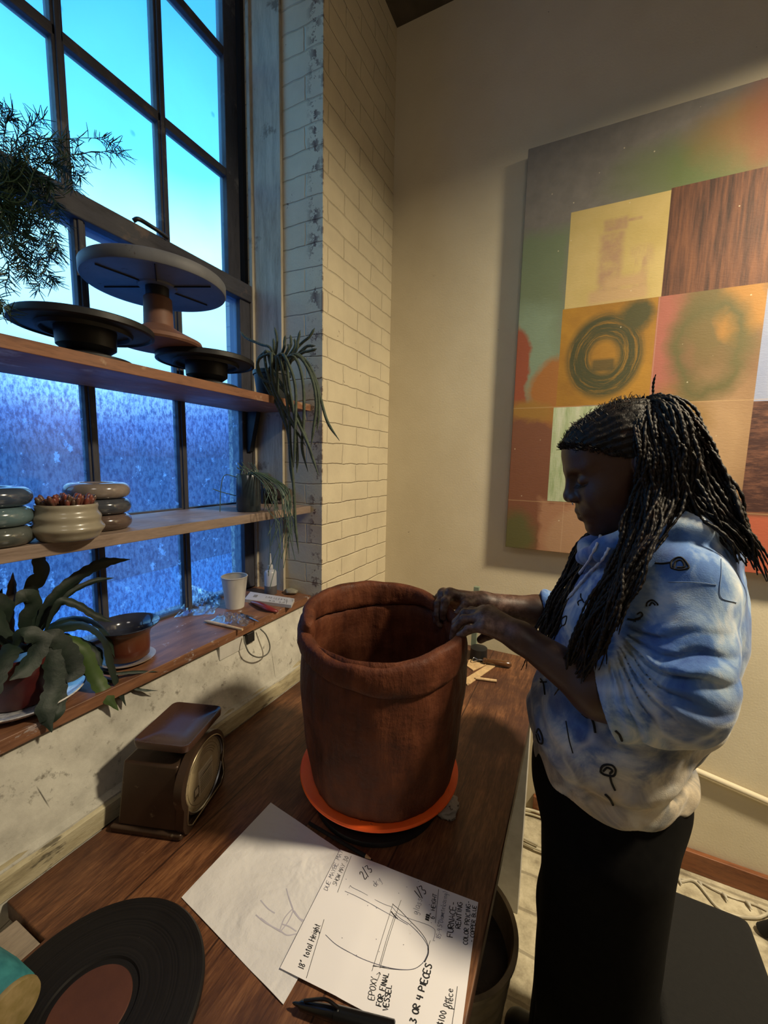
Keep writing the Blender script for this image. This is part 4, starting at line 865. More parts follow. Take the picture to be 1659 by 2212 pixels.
leaf(LX([(90, 1385), (125, 1305), (165, 1306), (205, 1330), (243, 1344)], (-1.04, -.99)), .010)
leaf(LX([(30, 1390), (20, 1330), (24, 1290), (28, 1236)], (-1.08, -1.08)), .011, simple('dry_leaf', (.10, .06, .04), (.05, .04, .03)))
leaf(LX([(50, 1400), (110, 1365), (180, 1352), (225, 1385), (240, 1440), (258, 1490), (272, 1525)], (-1.03, -.93)), .021, up=(.4, .5, .8))
leaf(LX([(60, 1410), (120, 1380), (175, 1400), (205, 1460), (228, 1500), (256, 1535)], (-1.02, -.92)), .017, M_LEAF2, up=(.5, -.2, .8))
leaf(LX([(60, 1400), (90, 1380), (112, 1420), (118, 1480), (100, 1535), (112, 1582)], (-1.0, -.915)), .019, up=(1, -.3, .2))
leaf(LX([(40, 1410), (85, 1400), (125, 1440), (130, 1500), (120, 1545), (90, 1560)], (-1.0, -.92)), .013, up=(1, -.5, .1))
leaf(LX([(60, 1395), (30, 1400), (0, 1440), (-25, 1500), (-40, 1540)], (-1.0, -.90)), .019, up=(.7, -.5, .5))
leaf(LX([(70, 1390), (130, 1345), (190, 1340), (230, 1372), (248, 1420)], (-1.06, -1.0)), .018, up=(.3, .3, .9))
leaf(LX([(90, 1400), (150, 1385), (200, 1405), (220, 1440)], (-1.02, -.96)), .016, up=(.6, 0, .8))
leaf(LX([(60, 1400), (5, 1380), (-8, 1320), (5, 1270)], (-1.08, -1.1)), .010)
leaf(LX([(60, 1390), (55, 1340), (75, 1300), (55, 1285), (30, 1310)], (-1.04, -1.02)), .015, up=(1, 0, .2))
leaf(LX([(100, 1400), (170, 1440), (235, 1455), (290, 1452), (344, 1450)], (-1.0, -.93)), .007, up=(.3, .3, .9))
leaf(LX([(120, 1420), (190, 1460), (250, 1475), (300, 1490), (342, 1492)], (-1.0, -.92)), .006, up=(.3, .3, .9))
leaf(LX([(40, 1390), (0, 1350), (-10, 1300), (15, 1310), (20, 1345)], (-1.0, -1.02)), .016)
leaf(LX([(70, 1400), (110, 1375), (150, 1410), (160, 1450), (145, 1475)], (-.98, -.95)), .020, up=(.8, -.2, .6))
leaf(LX([(30, 1400), (50, 1370), (90, 1385), (60, 1440), (20, 1470)], (-.98, -.94)), .017, up=(.8, -.4, .5))
# power adapter box and cable under the sill
pa = [Xp(470, 1415, -.947), Xp(522, 1380, -.945)]
v = empty('wall_socket_box', pa[0], 'small white box fixed under the sill board above the plaster', 'electrical box')
MB().box(-.956, -.938, pa[0].y, pa[1].y, -.600, -.5555).build('case', M_WHITEP, v, bevel=.002)
MB().box(-.950, -.932, pa[1].y+.012, pa[1].y+.045, -.590, -.5555).build('plug', M_DARK, v, bevel=.003)
b = MB().tube(smoothpath([Xp(527, 1375, -.93), Xp(530, 1392, -.915), Xp(540, 1412, -.905), Xp(560, 1420, -.90), Xp(578, 1412, -.90), Xp(583, 1395, -.90), Xp(575, 1372, -.91), Xp(562, 1358, -.93)], 8), .0022, 8)
tag(b.build('looped_cable', simple('grey_cable', (.12, .12, .10), rough=.5), smooth=60), 'thin grey cable hanging in a loop below the sill', 'cable')

# ================================================================ trailing cactus on the upper shelf
rp = Vector((-1.02, 1.165, UPS)); v = empty('rat_tail_cactus', rp, 'hairy rat-tail cactus with long drooping stems in a dark pot at the upper shelf end', 'plant')
MB().lathe([(0, 0), (.048, 0), (.05, .003), (.062, .085), (.066, .087), (.066, .10), (.061, .10), (.058, .09), (0, .088)], rp, 40).build('pot', simple('dark_teal_pot', (.02, .03, .035), (.015, .02, .022), rough=.5), v, smooth=50)
M_RAT = simple('rat_tail_stem', (.06, .085, .055), (.035, .05, .035), scale=60, rough=.7, bump=.5); M_SPINE = simple('pale_spines', (.34, .33, .27), rough=.8)
rnd = random.Random(12); sb, spn = MB(), MB()
def c7(x, y): return 460+x/3.95, 680+y/3.95
def rat(pts, r):
    path = smoothpath(pts, 8); m = len(path); rad = [r*min(1, .75+i/m)*min(1, (m-1-i)/m*7+.15) for i in range(m)]; sb.tube(path, rad, 9)
    for i in range(1, m-1):
        t = (path[i+1]-path[i-1]).normalized(); u_, w_ = frame(t)
        for k in range(5):
            a = rnd.uniform(0, 2*PI); d_ = u_*math.cos(a)+w_*math.sin(a); q = path[i]+t*rnd.uniform(-.002, .002); spn.tube([q+d_*rad[i]*.9, q+d_*(rad[i]+.0022)+t*.0006], [.00035, .00012], 3, cap=False)
root = lambda i=0: rp+Vector((rnd.uniform(-.035, .045), rnd.uniform(-.04, .04), .088))
def RY(pix, yy): return [Yp(*c7(x, y), yy) for x, y in pix]
trails = [([(500, 340), (430, 330), (380, 420), (450, 600), (560, 800), (650, 1030)], 1.08), ([(470, 330), (440, 340), (470, 520), (560, 760), (680, 940), (790, 1120)], 1.07),
 ([(480, 320), (500, 450), (620, 650), (740, 900), (840, 1190), (900, 1370)], 1.08), ([(560, 350), (620, 380), (650, 600), (700, 900), (720, 1200), (715, 1350)], 1.07),
 ([(640, 360), (720, 400), (770, 600), (775, 900), (760, 1130), (810, 1340)], 1.08), ([(660, 350), (760, 380), (850, 560), (880, 760), (860, 960), (835, 1130)], 1.10),
 ([(700, 350), (800, 400), (880, 560), (920, 720), (980, 920), (1080, 1075)], 1.12), ([(700, 340), (790, 420), (880, 600), (905, 800), (888, 1000)], 1.11),
 ([(560, 360), (640, 800), (660, 1100), (690, 1500), (705, 1800), (732, 2040)], 1.06), ([(540, 360), (560, 700), (640, 1000), (660, 1250), (670, 1420)], 1.065),
 ([(600, 340), (700, 600), (700, 1000), (690, 1300)], 1.06), ([(500, 330), (520, 600), (640, 850), (730, 1010)], 1.06), ([(520, 340), (400, 370), (380, 480), (440, 560), (600, 640), (700, 860), (800, 1080), (850, 1200)], 1.07)]
for pix, yy in trails: rat([root()]+RY(pix, yy), .0048)
for pix, yy in (([(500, 300), (400, 250), (290, 200), (232, 140)], 1.10), ([(540, 300), (545, 200), (525, 105)], 1.16), ([(520, 290), (515, 200)], 1.15), ([(600, 300), (610, 230), (618, 175)], 1.16), ([(650, 290), (665, 230), (660, 170)], 1.17), ([(690, 290), (695, 200)], 1.16),
                ([(700, 320), (725, 220), (745, 130)], 1.15), ([(740, 260), (820, 190), (870, 110)], 1.17), ([(730, 330), (800, 270), (875, 265)], 1.16), ([(740, 340), (820, 310), (888, 290)], 1.15), ([(640, 300), (635, 250)], 1.14), ([(760, 310), (800, 260)], 1.16)):
    pts = RY(pix, yy); rat([rp+(pts[0]-rp).normalized()*.02+Vector((0, 0, .075))]+pts, .0045)
sb.build('stems', M_RAT, v, smooth=60); spn.build('spines', M_SPINE, v)

# ================================================================ asparagus fern hanging at the upper left
hp = Vector((-1.04, .26, .46)); v = empty('hanging_fern', hp, 'feathery asparagus fern with needle leaves hanging in front of the upper left panes', 'plant')
MB().lathe([(0, 0), (.05, 0), (.075, .07), (.078, .09), (.074, .09), (0, .08)], hp, 36).build('pot', M_DARK, v, smooth=50)
b = MB()
for a in (0, 2.1, 4.2): b.tube([hp+Vector((.075*math.cos(a), .075*math.sin(a), .09)), hp+Vector((0, 0, .6)), hp+Vector((0, 0, CEIL-hp.z))], .0012, 5)
b.build('hanger', M_DARK, v)
st_, nd = MB(), MB(); rnd = random.Random(21); M_FERN = simple('fern_needles', (.018, .045, .02), (.01, .03, .012), scale=30, rough=.5)
def frond(path, dens, nl=.031, r=.0011):
    path = smoothpath(path, 12); st_.tube(path, [lerp(r, r*.4, i/len(path)) for i in range(len(path))], 5)
    for i in range(3, len(path)):
        t = (path[i]-path[i-1]).normalized(); u_, w_ = frame(t)
        for k in range(dens):
            if rnd.random() < .30: continue
            a = rnd.uniform(0, 2*PI); q = path[i-1].lerp(path[i], rnd.random()); d_ = (u_*math.cos(a)+w_*math.sin(a))*.9+t*rnd.uniform(.1, .9); d_.normalize(); L_ = nl*rnd.uniform(.5, 1.15); c_ = Vector((rnd.uniform(-1, 1), rnd.uniform(-1, 1), rnd.uniform(-1, .4)))*.25
            nd.tube([q, q+d_*L_*.5+c_*L_*.25, q+(d_+c_).normalized()*L_], [.0007, .0010, .0005], 3, cap=False)
top = hp+Vector((0, .02, .09))
def XF(pix, x): return [Xp(px, py, x) for px, py in pix]
main = [([(-20, 400), (40, 330), (110, 305), (190, 298), (232, 305), (262, 318)], 2), ([(-20, 400), (30, 310), (70, 270), (95, 255)], 3), ([(-20, 390), (40, 320), (90, 300), (140, 320), (160, 360), (175, 385)], 3),
 ([(-20, 410), (50, 350), (110, 345), (150, 380), (160, 410)], 4), ([(-20, 380), (10, 290), (15, 255), (30, 250)], 3), ([(-20, 420), (40, 400), (90, 400), (120, 440), (130, 480)], 5), ([(-20, 430), (30, 430), (70, 470), (100, 530), (110, 560)], 5),
 ([(-20, 440), (20, 470), (60, 540), (90, 590), (80, 630)], 4), ([(-20, 450), (20, 500), (50, 560), (60, 600)], 5), ([(-20, 440), (40, 460), (90, 480), (120, 520), (122, 545)], 4), ([(-20, 470), (0, 530), (20, 580), (10, 620)], 4),
 ([(-20, 400), (20, 380), (60, 370), (100, 390), (110, 400)], 6), ([(-20, 410), (10, 420), (40, 440), (60, 500), (100, 580), (118, 610)], 4), ([(-20, 430), (10, 450), (30, 520), (55, 590)], 5), ([(-20, 400), (15, 340), (50, 315), (100, 320)], 4), ([(-20, 390), (30, 360), (90, 350), (130, 365)], 4), ([(-20, 415), (20, 400), (60, 410), (80, 430), (95, 470)], 6), ([(-20, 425), (10, 440), (40, 480), (70, 520)], 6), ([(-20, 640), (0, 650), (8, 690)], 3)]
for k, (pix, dens) in enumerate(main):
    xx = -1.02-.09*rnd.random(); P_ = XF(pix, xx); frond([top]+P_ if k < 18 else P_, dens)
    if k % 2 == 0:
        off = Vector((rnd.uniform(0, .05), rnd.uniform(-.03, .02), rnd.uniform(-.03, .03))); frond([top]+[q+off for q in P_[:-1]], max(2, dens-1))
st_.build('stems', M_FERN, v); nd.build('needles', M_FERN, v)

# ================================================================ painting
px0, px1, pz0, pz1, pyf = -.283, .93, -.352, 1.228, 1.803
pt = empty('abstract_painting', (.3, FARY, pz0), 'large unframed abstract painting of patchwork colour squares on the far wall', 'painting')
g = G('painted_canvas', .6); x, y, z = g.xyz()
nd1 = g.noise(7, 4, .6); nd2 = g.noise(22, 4, .6)
xw = g.math('MULTIPLY_ADD', g.math('SUBTRACT', nd1, .5), .10, x); zw = g.math('MULTIPLY_ADD', g.math('SUBTRACT', g.noise(6, 4, .6, vec=g.mapv(loc=(3, 1, 5))), .5), .14, z)
xs_, zs_ = xw, zw
def rect(a, b, c, d, soft=.0008, w=False):
    X_, Z_ = (xs_, zs_) if w else (x, z)
    m = g.math('MULTIPLY', g.step(X_, a, soft), g.math('SUBTRACT', 1.0, g.step(X_, b, soft)))
    m2 = g.math('MULTIPLY', g.step(Z_, c, soft), g.math('SUBTRACT', 1.0, g.step(Z_, d, soft)))
    return g.math('MULTIPLY', m, m2)
def blob(cx, cz, rx, rz, soft=.25, w=True):
    X_, Z_ = (xs_, zs_) if w else (x, z)
    a = g.math('DIVIDE', g.math('SUBTRACT', X_, cx), rx); b_ = g.math('DIVIDE', g.math('SUBTRACT', Z_, cz), rz)
    r_ = g.math('SQRT', g.math('ADD', g.math('MULTIPLY', a, a), g.math('MULTIPLY', b_, b_))); return g.math('SUBTRACT', 1.0, g.step(r_, 1.0, soft)), r_
cc = g.ramp(nd2, [(.3, (.165, .15, .13)), (.7, (.21, .19, .165))])                      # grey ground
def lay(m, c, jitter=.25):
    global cc
    cc = g.mix(m, cc, g.mix(g.math('MULTIPLY', nd2, jitter), c, tuple(q*.55 for q in c)))
lay(blob(.33, 1.02, .26, .10, .5)[0], (.13, .17, .06)); lay(blob(.42, 1.09, .16, .09, .5)[0], (.26, .15, .06)); lay(blob(.60, 1.14, .17, .22, .4)[0], (.24, .05, .03))
lay(rect(-.40, -.10, .30, .90, .03, True), (.16, .20, .11)); lay(rect(-.40, -.12, .28, .62, .04, True), (.22, .29, .19)); 
lay(blob(-.30, .30, .07, .28, .1)[0], (.30, .075, .03)); lay(rect(-.45, .6, -.5, .20, .01, True), (.20, .075, .035)); lay(blob(-.12, .30, .10, .13, .15)[0], (.36, .14, .03)); lay(blob(-.25, -.30, .07, .10, .4)[0], (.11, .10, .03)); lay(blob(-.22, .22, .10, .05, .3)[0], (.33, .17, .03))
lay(rect(-.16, .5, -.5, -.13, .01, True), (.38, .19, .10)); lay(blob(.05, -.3, .18, .16, .1)[0], (.42, .24, .13))
lay(rect(.195, .497, -.14, .61), (.24, .13, .06)); lay(blob(.24, .45, .07, .22, .25)[0], (.40, .13, .09)); lay(blob(.36, .50, .10, .16, .4)[0], (.17, .12, .04)); lay(blob(.44, .54, .07, .10, .2)[0], (.42, .20, .04)); lay(blob(.40, .10, .12, .2, .4)[0], (.42, .26, .13)); lay(blob(.3, .20, .08, .1, .4)[0], (.28, .16, .04))
m_, rr_ = blob(.36, .42, .115, .17, .2, True); ring = g.math('MULTIPLY', m_, g.math('SUBTRACT', 1.0, g.math('SUBTRACT', 1.0, g.step(rr_, .62, .15)))); lay(g.math('MULTIPLY', ring, rect(.204, .497, .24, .61)), (.13, .11, .035))
wood_ = g.noise(8, 5, .6, vec=g.mapv((9, 1, .6))); wc = g.ramp(wood_, [(.32, (.035, .012, .006)), (.5, (.115, .042, .020)), (.68, (.20, .075, .03))]); cc = g.mix(rect(.204, .56, .61, .965), cc, wc)
cc = g.mix(rect(-.112, .204, .61, .959), cc, g.ramp(nd1, [(.3, (.48, .36, .12)), (.7, (.57, .43, .17))]))
# faint plum drawing on the yellow square
dr = g.math('MAXIMUM', rect(-.005, .072, .64, .86, .010, False), g.math('MAXIMUM', rect(.004, .080, .862, .905, .006), rect(.08, .125, .885, .895, .003)))
dr = g.math('MAXIMUM', dr, g.math('MULTIPLY', rect(.10, .16, .64, .79, .016), g.ramp(g.noise(24, 3, stretch=(1.6, 1, .3)), [(.42, 0), (.6, 1)]))); dr = g.math('MULTIPLY', dr, g.ramp(g.noise(34, 4, .6), [(.3, .3), (.65, .75)])); cc = g.mix(dr, cc, (.36, .20, .14))
cc = g.mix(g.math('MAXIMUM', rect(-.03, .16, .613, .66, .01), rect(.02, .15, .66, .70, .012)), cc, (.50, .33, .16)); 
# ochre square with dark green brush rings
och = rect(-.118, .197, .24, .61); cc = g.mix(och, cc, g.ramp(nd1, [(.3, (.28, .13, .015)), (.7, (.42, .21, .02))]))
m_, rr_ = blob(.038, .42, .128, .155, .10, False); sweep = g.noise(1, 5, .75, vec=g.vec(g.math('MULTIPLY_ADD', nd1, 3.0, g.math('MULTIPLY', rr_, 13)), g.math('MULTIPLY', x, 5), g.math('MULTIPLY', z, 5)))
rm = g.math('MULTIPLY', g.math('MULTIPLY', m_, g.step(rr_, .38, .1)), g.ramp(sweep, [(.32, .2), (.50, 1)])); cc = g.mix(g.math('MULTIPLY', rm, och), cc, (.055, .055, .018))
cc = g.mix(g.math('MULTIPLY', rect(.00, .075, .365, .41, .006), .8), cc, (.06, .055, .02)); cc = g.mix(g.math('MULTIPLY', blob(.13, .56, .05, .06, .3)[0], och), cc, (.07, .065, .02))
cc = g.mix(rect(-.126, .05, -.141, .236), cc, g.ramp(g.noise(9, 5, .65, stretch=(5, 1, .7)), [(.3, (.26, .34, .15)), (.5, (.44, .50, .30)), (.7, (.58, .60, .44))]))
cc = g.mix(rect(.497, .80, .232, .59), cc, g.ramp(nd1, [(.3, (.26, .30, .45)), (.7, (.33, .36, .48))])); cc = g.mix(rect(.497, .80, -.14, .232), cc, g.ramp(g.noise(16, 6, .75, stretch=(.5, 1, 2)), [(.45, (.05, .016, .012)), (.68, (.22, .09, .05)), (.76, (.6, .45, .3))]))
cc = g.mix(rect(.2, .93, -.36, -.155, .006), cc, (.42, .10, .05))
for zz2 in (.238, -.146): cc = g.mix(g.math('MULTIPLY', rect(-.283, .93, zz2-.0016, zz2+.0016, .001), .35), cc, (.6, .4, .2))
for xx2 in (.200, -.062): cc = g.mix(g.math('MULTIPLY', rect(xx2-.0014, xx2+.0014, -.35, .61 if xx2 > 0 else -.14, .001), .3), cc, (.6, .42, .25))
spk = g.ramp(g.voro(14), [(.028, 1), (.04, 0)]); cc = g.mix(g.math('MULTIPLY', spk, .6), cc, (.7, .6, .4))
g.color(cc); g.bump(g.noise(60, 4, .7, stretch=(1, 1, 3)), .25, .002)
MB().box(px0, px1, pyf, FARY-.0005, pz0, pz1).build('canvas', g.m, pt, bevel=.002)

# ================================================================ floor clutter
bk = Zp(1062, 2080, -1.26); bk.z = FLOOR
v = empty('plastic_bucket', bk, 'round ribbed pale bucket with dark mud inside, under the bench edge', 'bucket')
prof = [(0, .002), (.135, .002), (.14, .01)]+[(lerp(.14, .172, t)+.004*max(0, math.sin(t*PI*2*7))**2, lerp(.01, .31, t)) for t in np.linspace(.03, 1, 40)]+[(.182, .312), (.182, .322), (.170, .322), (.165, .31), (.14, .05), (0, .05)]
bk2 = Vector((-.245, .985, FLOOR)); v.location = bk2
MB().lathe(prof, bk2, 64).build('shell', simple('dirty_plastic', (.26, .21, .13), (.10, .08, .05), scale=8, rough=.5), v, smooth=50)
MB().lathe([(0, .24), (.163, .24)], bk2, 48).build('mud', simple('dark_mud', (.03, .022, .015), (.015, .012, .01), bump=.8), v)
MB().tube([bk2+Vector((-.10, -.02, .245)), bk2+Vector((-.01, .02, .40))], .016, 8, flat=.3).build('scraper', M_BLACKMAT, v)
hz_ = MB().tube(smoothpath([Vector((-.06+.16*math.cos(a)*(1-.04*a/6.3), 1.72+.09*math.sin(a), FLOOR+.008+.003*a)) for a in np.linspace(0, 11, 26)], 3), .006, 8)
tag(hz_.build('coiled_cable', simple('cream_cable', (.60, .54, .38), rough=.5), smooth=60), 'coiled cream cable on the floor beyond the workbench', 'cable')
b = MB(); rnd = random.Random(4); pts = [Vector((.30+i*.035, 1.80-.015*abs(math.sin(i*1.1))-.02*rnd.random(), FLOOR+.004+.006*rnd.random())) for i in range(20)]
b.tube(smoothpath(pts, 4), .0032, 6); sl = b.build('wire', simple('pale_wire', (.62, .56, .42)), None, smooth=60)
ls = empty('string_lights', pts[0], 'tangled cream string lights along the baseboard', 'string lights'); adopt(sl, ls)
b = MB(); b.tube(smoothpath([Vector((.45, 1.76, FLOOR+.005)), Vector((.50, 1.78, FLOOR+.008)), Vector((.56, 1.70, FLOOR+.006)), Vector((.66, 1.72, FLOOR+.012)), Vector((.74, 1.77, FLOOR+.03)), Vector((.82, 1.74, FLOOR+.01))], 6), .005, 6); b.build('strand', simple('pale_wire2', (.62, .56, .42)), ls, smooth=60)
for i in range(2, 20, 2):
    q = pts[i]; MB().tube([q, q+Vector((.004, -.012, .006)), q+Vector((.008, -.030, .004))], [.004, .006, .002], 8).build('bulb', simple('unlit_bulb', (.6, .56, .45), rough=.3), ls, smooth=50)
# black upholstered box to the right of the legs
bz = -1.20; v = empty('black_storage_box', (.36, .85, FLOOR), 'large black fabric-covered box behind the legs at the lower right', 'box')
g = G('black_felt', .95); g.color(g.ramp(g.noise(90, 3), [(.3, (.0028, .0026, .0022)), (.7, (.0048, .0044, .0038))])); g.bump(g.noise(200, 2), .4, .002)
MB().box(.238, .49, .50, 1.31, FLOOR+.02, bz).build('body', g.m, v, bevel=.02, seg=4)
MB().box(.245, .465, .51, 1.27, FLOOR, FLOOR+.03).build('base', M_BLACKMAT, v)
o = MB()
for q in ((.665, 1.68), (1.25, 1.70), (1.05, 1.12)): o.tube([(1.0, 1.48, -.95), (q[0], q[1], FLOOR+.012)], [.014, .020], 10)
o.tube([(1.0, 1.48, -1.1), (1.0, 1.48, -.35)], .016, 12); tag(o.build('tripod_stand', M_BLACKMAT, smooth=50), 'black tripod stand whose leg foot shows at the right edge by the baseboard', 'stand')
# ================================================================ the potter: bodies as smooth implicit surfaces
A_ = lambda *v: np.array(v, dtype=np.float32)
def s_cap(P, a, b, ra, rb):
    a, b = A_(*a), A_(*b); d = b-a; t = np.clip(((P-a)@d)/float(d@d), 0, 1); return np.linalg.norm(P-a-t[:, None]*d, axis=1)-(ra+(rb-ra)*t)
def s_ell(P, c, r, M=None):
    q = P-A_(*c)
    if M is not None: q = q@M
    r = A_(*r); k0 = np.linalg.norm(q/r, axis=1); k1 = np.linalg.norm(q/(r*r), axis=1); return k0*(k0-1)/np.maximum(k1, 1e-6)
def smin(a, b, k): h = np.clip(.5+.5*(b-a)/k, 0, 1); return b+(a-b)*h-k*h*(1-h)
def smax(a, b, k): return -smin(-a, -b, k)
def wav(P, s, ph=0.0):
    x, y, z = P[:, 0]*s, P[:, 1]*s, P[:, 2]*s
    return (np.sin(x*1.1+1.7*np.sin(y*.9+ph)+ph)+np.sin(y*1.3+1.3*np.sin(z*1.1+ph*2)+2)+np.sin(z*1.2+1.5*np.sin(x*.8-ph)+4))/3
def sdf_mesh(name, f, lo, hi, h, mat, parent, B=20, smooth=180, lip=1.35):
    lo = np.array(lo, dtype=np.float64); hi = np.array(hi); nb = np.ceil((hi-lo)/(h*B)).astype(int); NN = nb*B+2
    g_ = np.stack(np.meshgrid(*[np.arange(k) for k in nb], indexing='ij'), -1).reshape(-1, 3)
    ctr = (lo+(g_+.5)*B*h).astype(np.float32); d = np.concatenate([f(c) for c in np.array_split(ctr, max(1, len(ctr)//60000))])
    g_ = g_[np.abs(d) < B*h*.87*lip+.01]
    ax = np.arange(B+1); G0 = np.stack(np.meshgrid(ax, ax, ax, indexing='ij'), -1)
    cid = lambda c: (c[:, 0]*NN[1]+c[:, 1])*NN[2]+c[:, 2]
    ids, pos, quads = [], [], []
    cor = [(i, j, k) for i in (0, 1) for j in (0, 1) for k in (0, 1)]
    edg = [(a, b) for a in range(8) for b in range(a+1, 8) if sum(abs(cor[a][q]-cor[b][q]) for q in range(3)) == 1]
    for g in g_:
        base = g*B; D = f((lo+(G0.reshape(-1, 3)+base)*h).astype(np.float32)).reshape((B+1,)*3); S = D < 0
        if S.all() or not S.any(): continue
        cs = np.stack([S[i:B+i, j:B+j, k:B+k] for i, j, k in cor]); act = cs.any(0) & ~cs.all(0); a = np.argwhere(act)
        v = np.stack([D[a[:, 0]+i, a[:, 1]+j, a[:, 2]+k] for i, j, k in cor]); acc = np.zeros((len(a), 3)); n = np.zeros(len(a))
        for p, q in edg:
            m = (v[p] < 0) != (v[q] < 0); t = np.where(m, v[p]/np.where(m, v[p]-v[q], 1), 0)
            acc += m[:, None]*(np.array(cor[p])+t[:, None]*(np.array(cor[q])-np.array(cor[p]))); n += m
        ids.append(cid(a+base)); pos.append(lo+(a+base+acc/n[:, None])*h)
        for axx in range(3):
            o = [0, 0, 0]; o[axx] = 1; S0 = S[:B, :B, :B]; S1 = S[o[0]:B+o[0], o[1]:B+o[1], o[2]:B+o[2]]; e = np.argwhere(S0 != S1)
            if not len(e): continue
            s = S0[e[:, 0], e[:, 1], e[:, 2]]; u = np.zeros(3, int); w = np.zeros(3, int); u[(axx+1) % 3] = 1; w[(axx+2) % 3] = 1; e = e+base
            q = np.stack([cid(e-u-w), cid(e-w), cid(e), cid(e-u)], 1); q[~s] = q[~s][:, ::-1]; quads.append(q)
    ids = np.concatenate(ids); pos = np.concatenate(pos); q = np.concatenate(quads); uid, fi = np.unique(ids, return_index=True); pos = pos[fi]
    qi = np.searchsorted(uid, q); qi = np.clip(qi, 0, len(uid)-1); ok = (uid[qi] == q).all(1); qi = qi[ok]
    me = bpy.data.meshes.new(name); me.vertices.add(len(pos)); me.vertices.foreach_set('co', pos.astype(np.float32).ravel())
    me.loops.add(len(qi)*4); me.loops.foreach_set('vertex_index', qi.ravel().astype(np.int32)); me.polygons.add(len(qi))
    me.polygons.foreach_set('loop_start', np.arange(0, len(qi)*4, 4, dtype=np.int32)); me.polygons.foreach_set('use_smooth', np.ones(len(qi), dtype=bool))
    me.update(calc_edges=True); me.validate(); me.materials.append(mat)
    o = bpy.data.objects.new(name, me); col.objects.link(o)
    if parent: adopt(o, parent)
    if smooth < 180: me.set_sharp_from_angle(angle=math.radians(smooth))
    return o

per = empty('person', (.09, .95, FLOOR), 'woman with long braids in a blue tie-dye hoodie, both hands on the clay pot', 'person')
# head frame
HP, HY = math.radians(19), math.radians(13); HS = 1.08
hf = np.array([-math.cos(HY)*math.cos(HP), -math.sin(HY)*math.cos(HP), -math.sin(HP)]); hu = np.array([-math.cos(HY)*math.sin(HP), -math.sin(HY)*math.sin(HP), math.cos(HP)]); hl = np.cross(hu, hf)
HC = np.array([.072, .95, .000]); HM = np.stack([hf, hl, hu], 1).astype(np.float32)     # columns: forward, her left, up
def hloc(P): return ((P-HC.astype(np.float32))@HM)/HS
def hw(x, y, z): return Vector((HC+(hf*x+hl*y+hu*z)*HS).tolist())
def head(P):
    q = hloc(P).astype(np.float32); qa = q.copy(); qa[:, 1] = np.abs(qa[:, 1])
    d = s_ell(q, (-.012, 0, .030), (.100, .076, .088)); d = smin(d, s_ell(q, (.030, 0, -.030), (.064, .060, .080)), .03)
    d = smin(d, s_ell(q, (.058, 0, .048), (.034, .050, .040)), .03)
    d = smin(d, s_ell(q, (.034, 0, -.080), (.046, .042, .030)), .03); d = smin(d, s_ell(q, (.074, 0, -.096), (.016, .018, .014)), .018)
    d = smin(d, s_ell(qa, (.050, .036, -.036), (.032, .024, .030)), .025)
    d = smin(d, s_cap(qa, (.088, .010, .022), (.066, .046, .026), .008, .008), .014)
    d = smax(d, -s_ell(qa, (.098, .030, .004), (.020, .017, .014)), .014)
    d = smin(d, s_ell(qa, (.0735, .031, .002), (.0145, .0155, .0125)), .004)
    lid = np.abs(s_ell(qa, (.0735, .031, .002), (.0155, .0165, .0135)))
    d = d+.0014*np.exp(-((qa[:, 2]+.0045+.10*(qa[:, 1]-.031)**2*0)/.0012)**2)*(lid < .004)*(qa[:, 0] > .075)
    d = smin(d, s_cap(q, (.088, 0, .020), (.102, 0, -.018), .0065, .0095), .012); d = smin(d, s_ell(q, (.102, 0, -.025), (.0120, .0125, .0110)), .008)
    d = smin(d, s_ell(qa, (.097, .0135, -.029), (.0115, .0085, .0085)), .006); d = smax(d, -s_ell(qa, (.100, .0085, -.0375), (.005, .0035, .004)), .003)
    d = smin(d, s_ell(q, (.078, 0, -.058), (.020, .030, .018)), .014)
    d = smin(d, s_cap(qa, (.0945, .000, -.0545), (.080, .022, -.0595), .0068, .003), .005); d = smin(d, s_cap(qa, (.0920, .000, -.0685), (.080, .019, -.0625), .0078, .004), .005)
    d = smax(d, -s_cap(qa, (.108, 0, -.0608), (.082, .024, -.0612), .0012, .0012), .002)
    d = smin(d, smax(s_ell(qa, (-.008, .078, .0), (.0165, .008, .028)), -s_ell(qa, (-.004, .089, .002), (.010, .007, .019)), .004), .005)
    return d*HS
NK = HC+(hf*-.028+hl*0+hu*-.075)*HS
FING_N = [((-.160, .864, -.316), (-.201, .866, -.323), (-.219, .864, -.345), (-.223, .862, -.368)), ((-.168, .845, -.312), (-.209, .846, -.322), (-.228, .845, -.346), (-.232, .844, -.371)),
          ((-.166, .826, -.316), (-.206, .827, -.328), (-.224, .826, -.350), (-.229, .826, -.373)), ((-.156, .807, -.326), (-.191, .809, -.340), (-.209, .809, -.358), (-.217, .809, -.377))]
FR_N = [.0105, .0108, .0102, .009]
def Y_(x, y, yy): return tuple(Yp(x, y, yy))
FING_F = [(Y_(972, 1283, .985), Y_(962, 1298, .955), Y_(958, 1318, .948), Y_(957, 1334, .948)), (Y_(958, 1283, 1.005), Y_(946, 1306, .975), Y_(945, 1330, .965), Y_(950, 1350, .962)),
          (Y_(951, 1292, 1.025), Y_(939, 1318, .998), Y_(943, 1340, .985), Y_(953, 1354, .982)), (Y_(948, 1304, 1.042), Y_(939, 1324, 1.018), Y_(944, 1343, 1.006), Y_(954, 1353, 1.0))]
FR_F = [.0105, .0108, .0102, .009]
W_N = (-.088, .812, -.336); W_F = Y_(1042, 1302, 1.03)
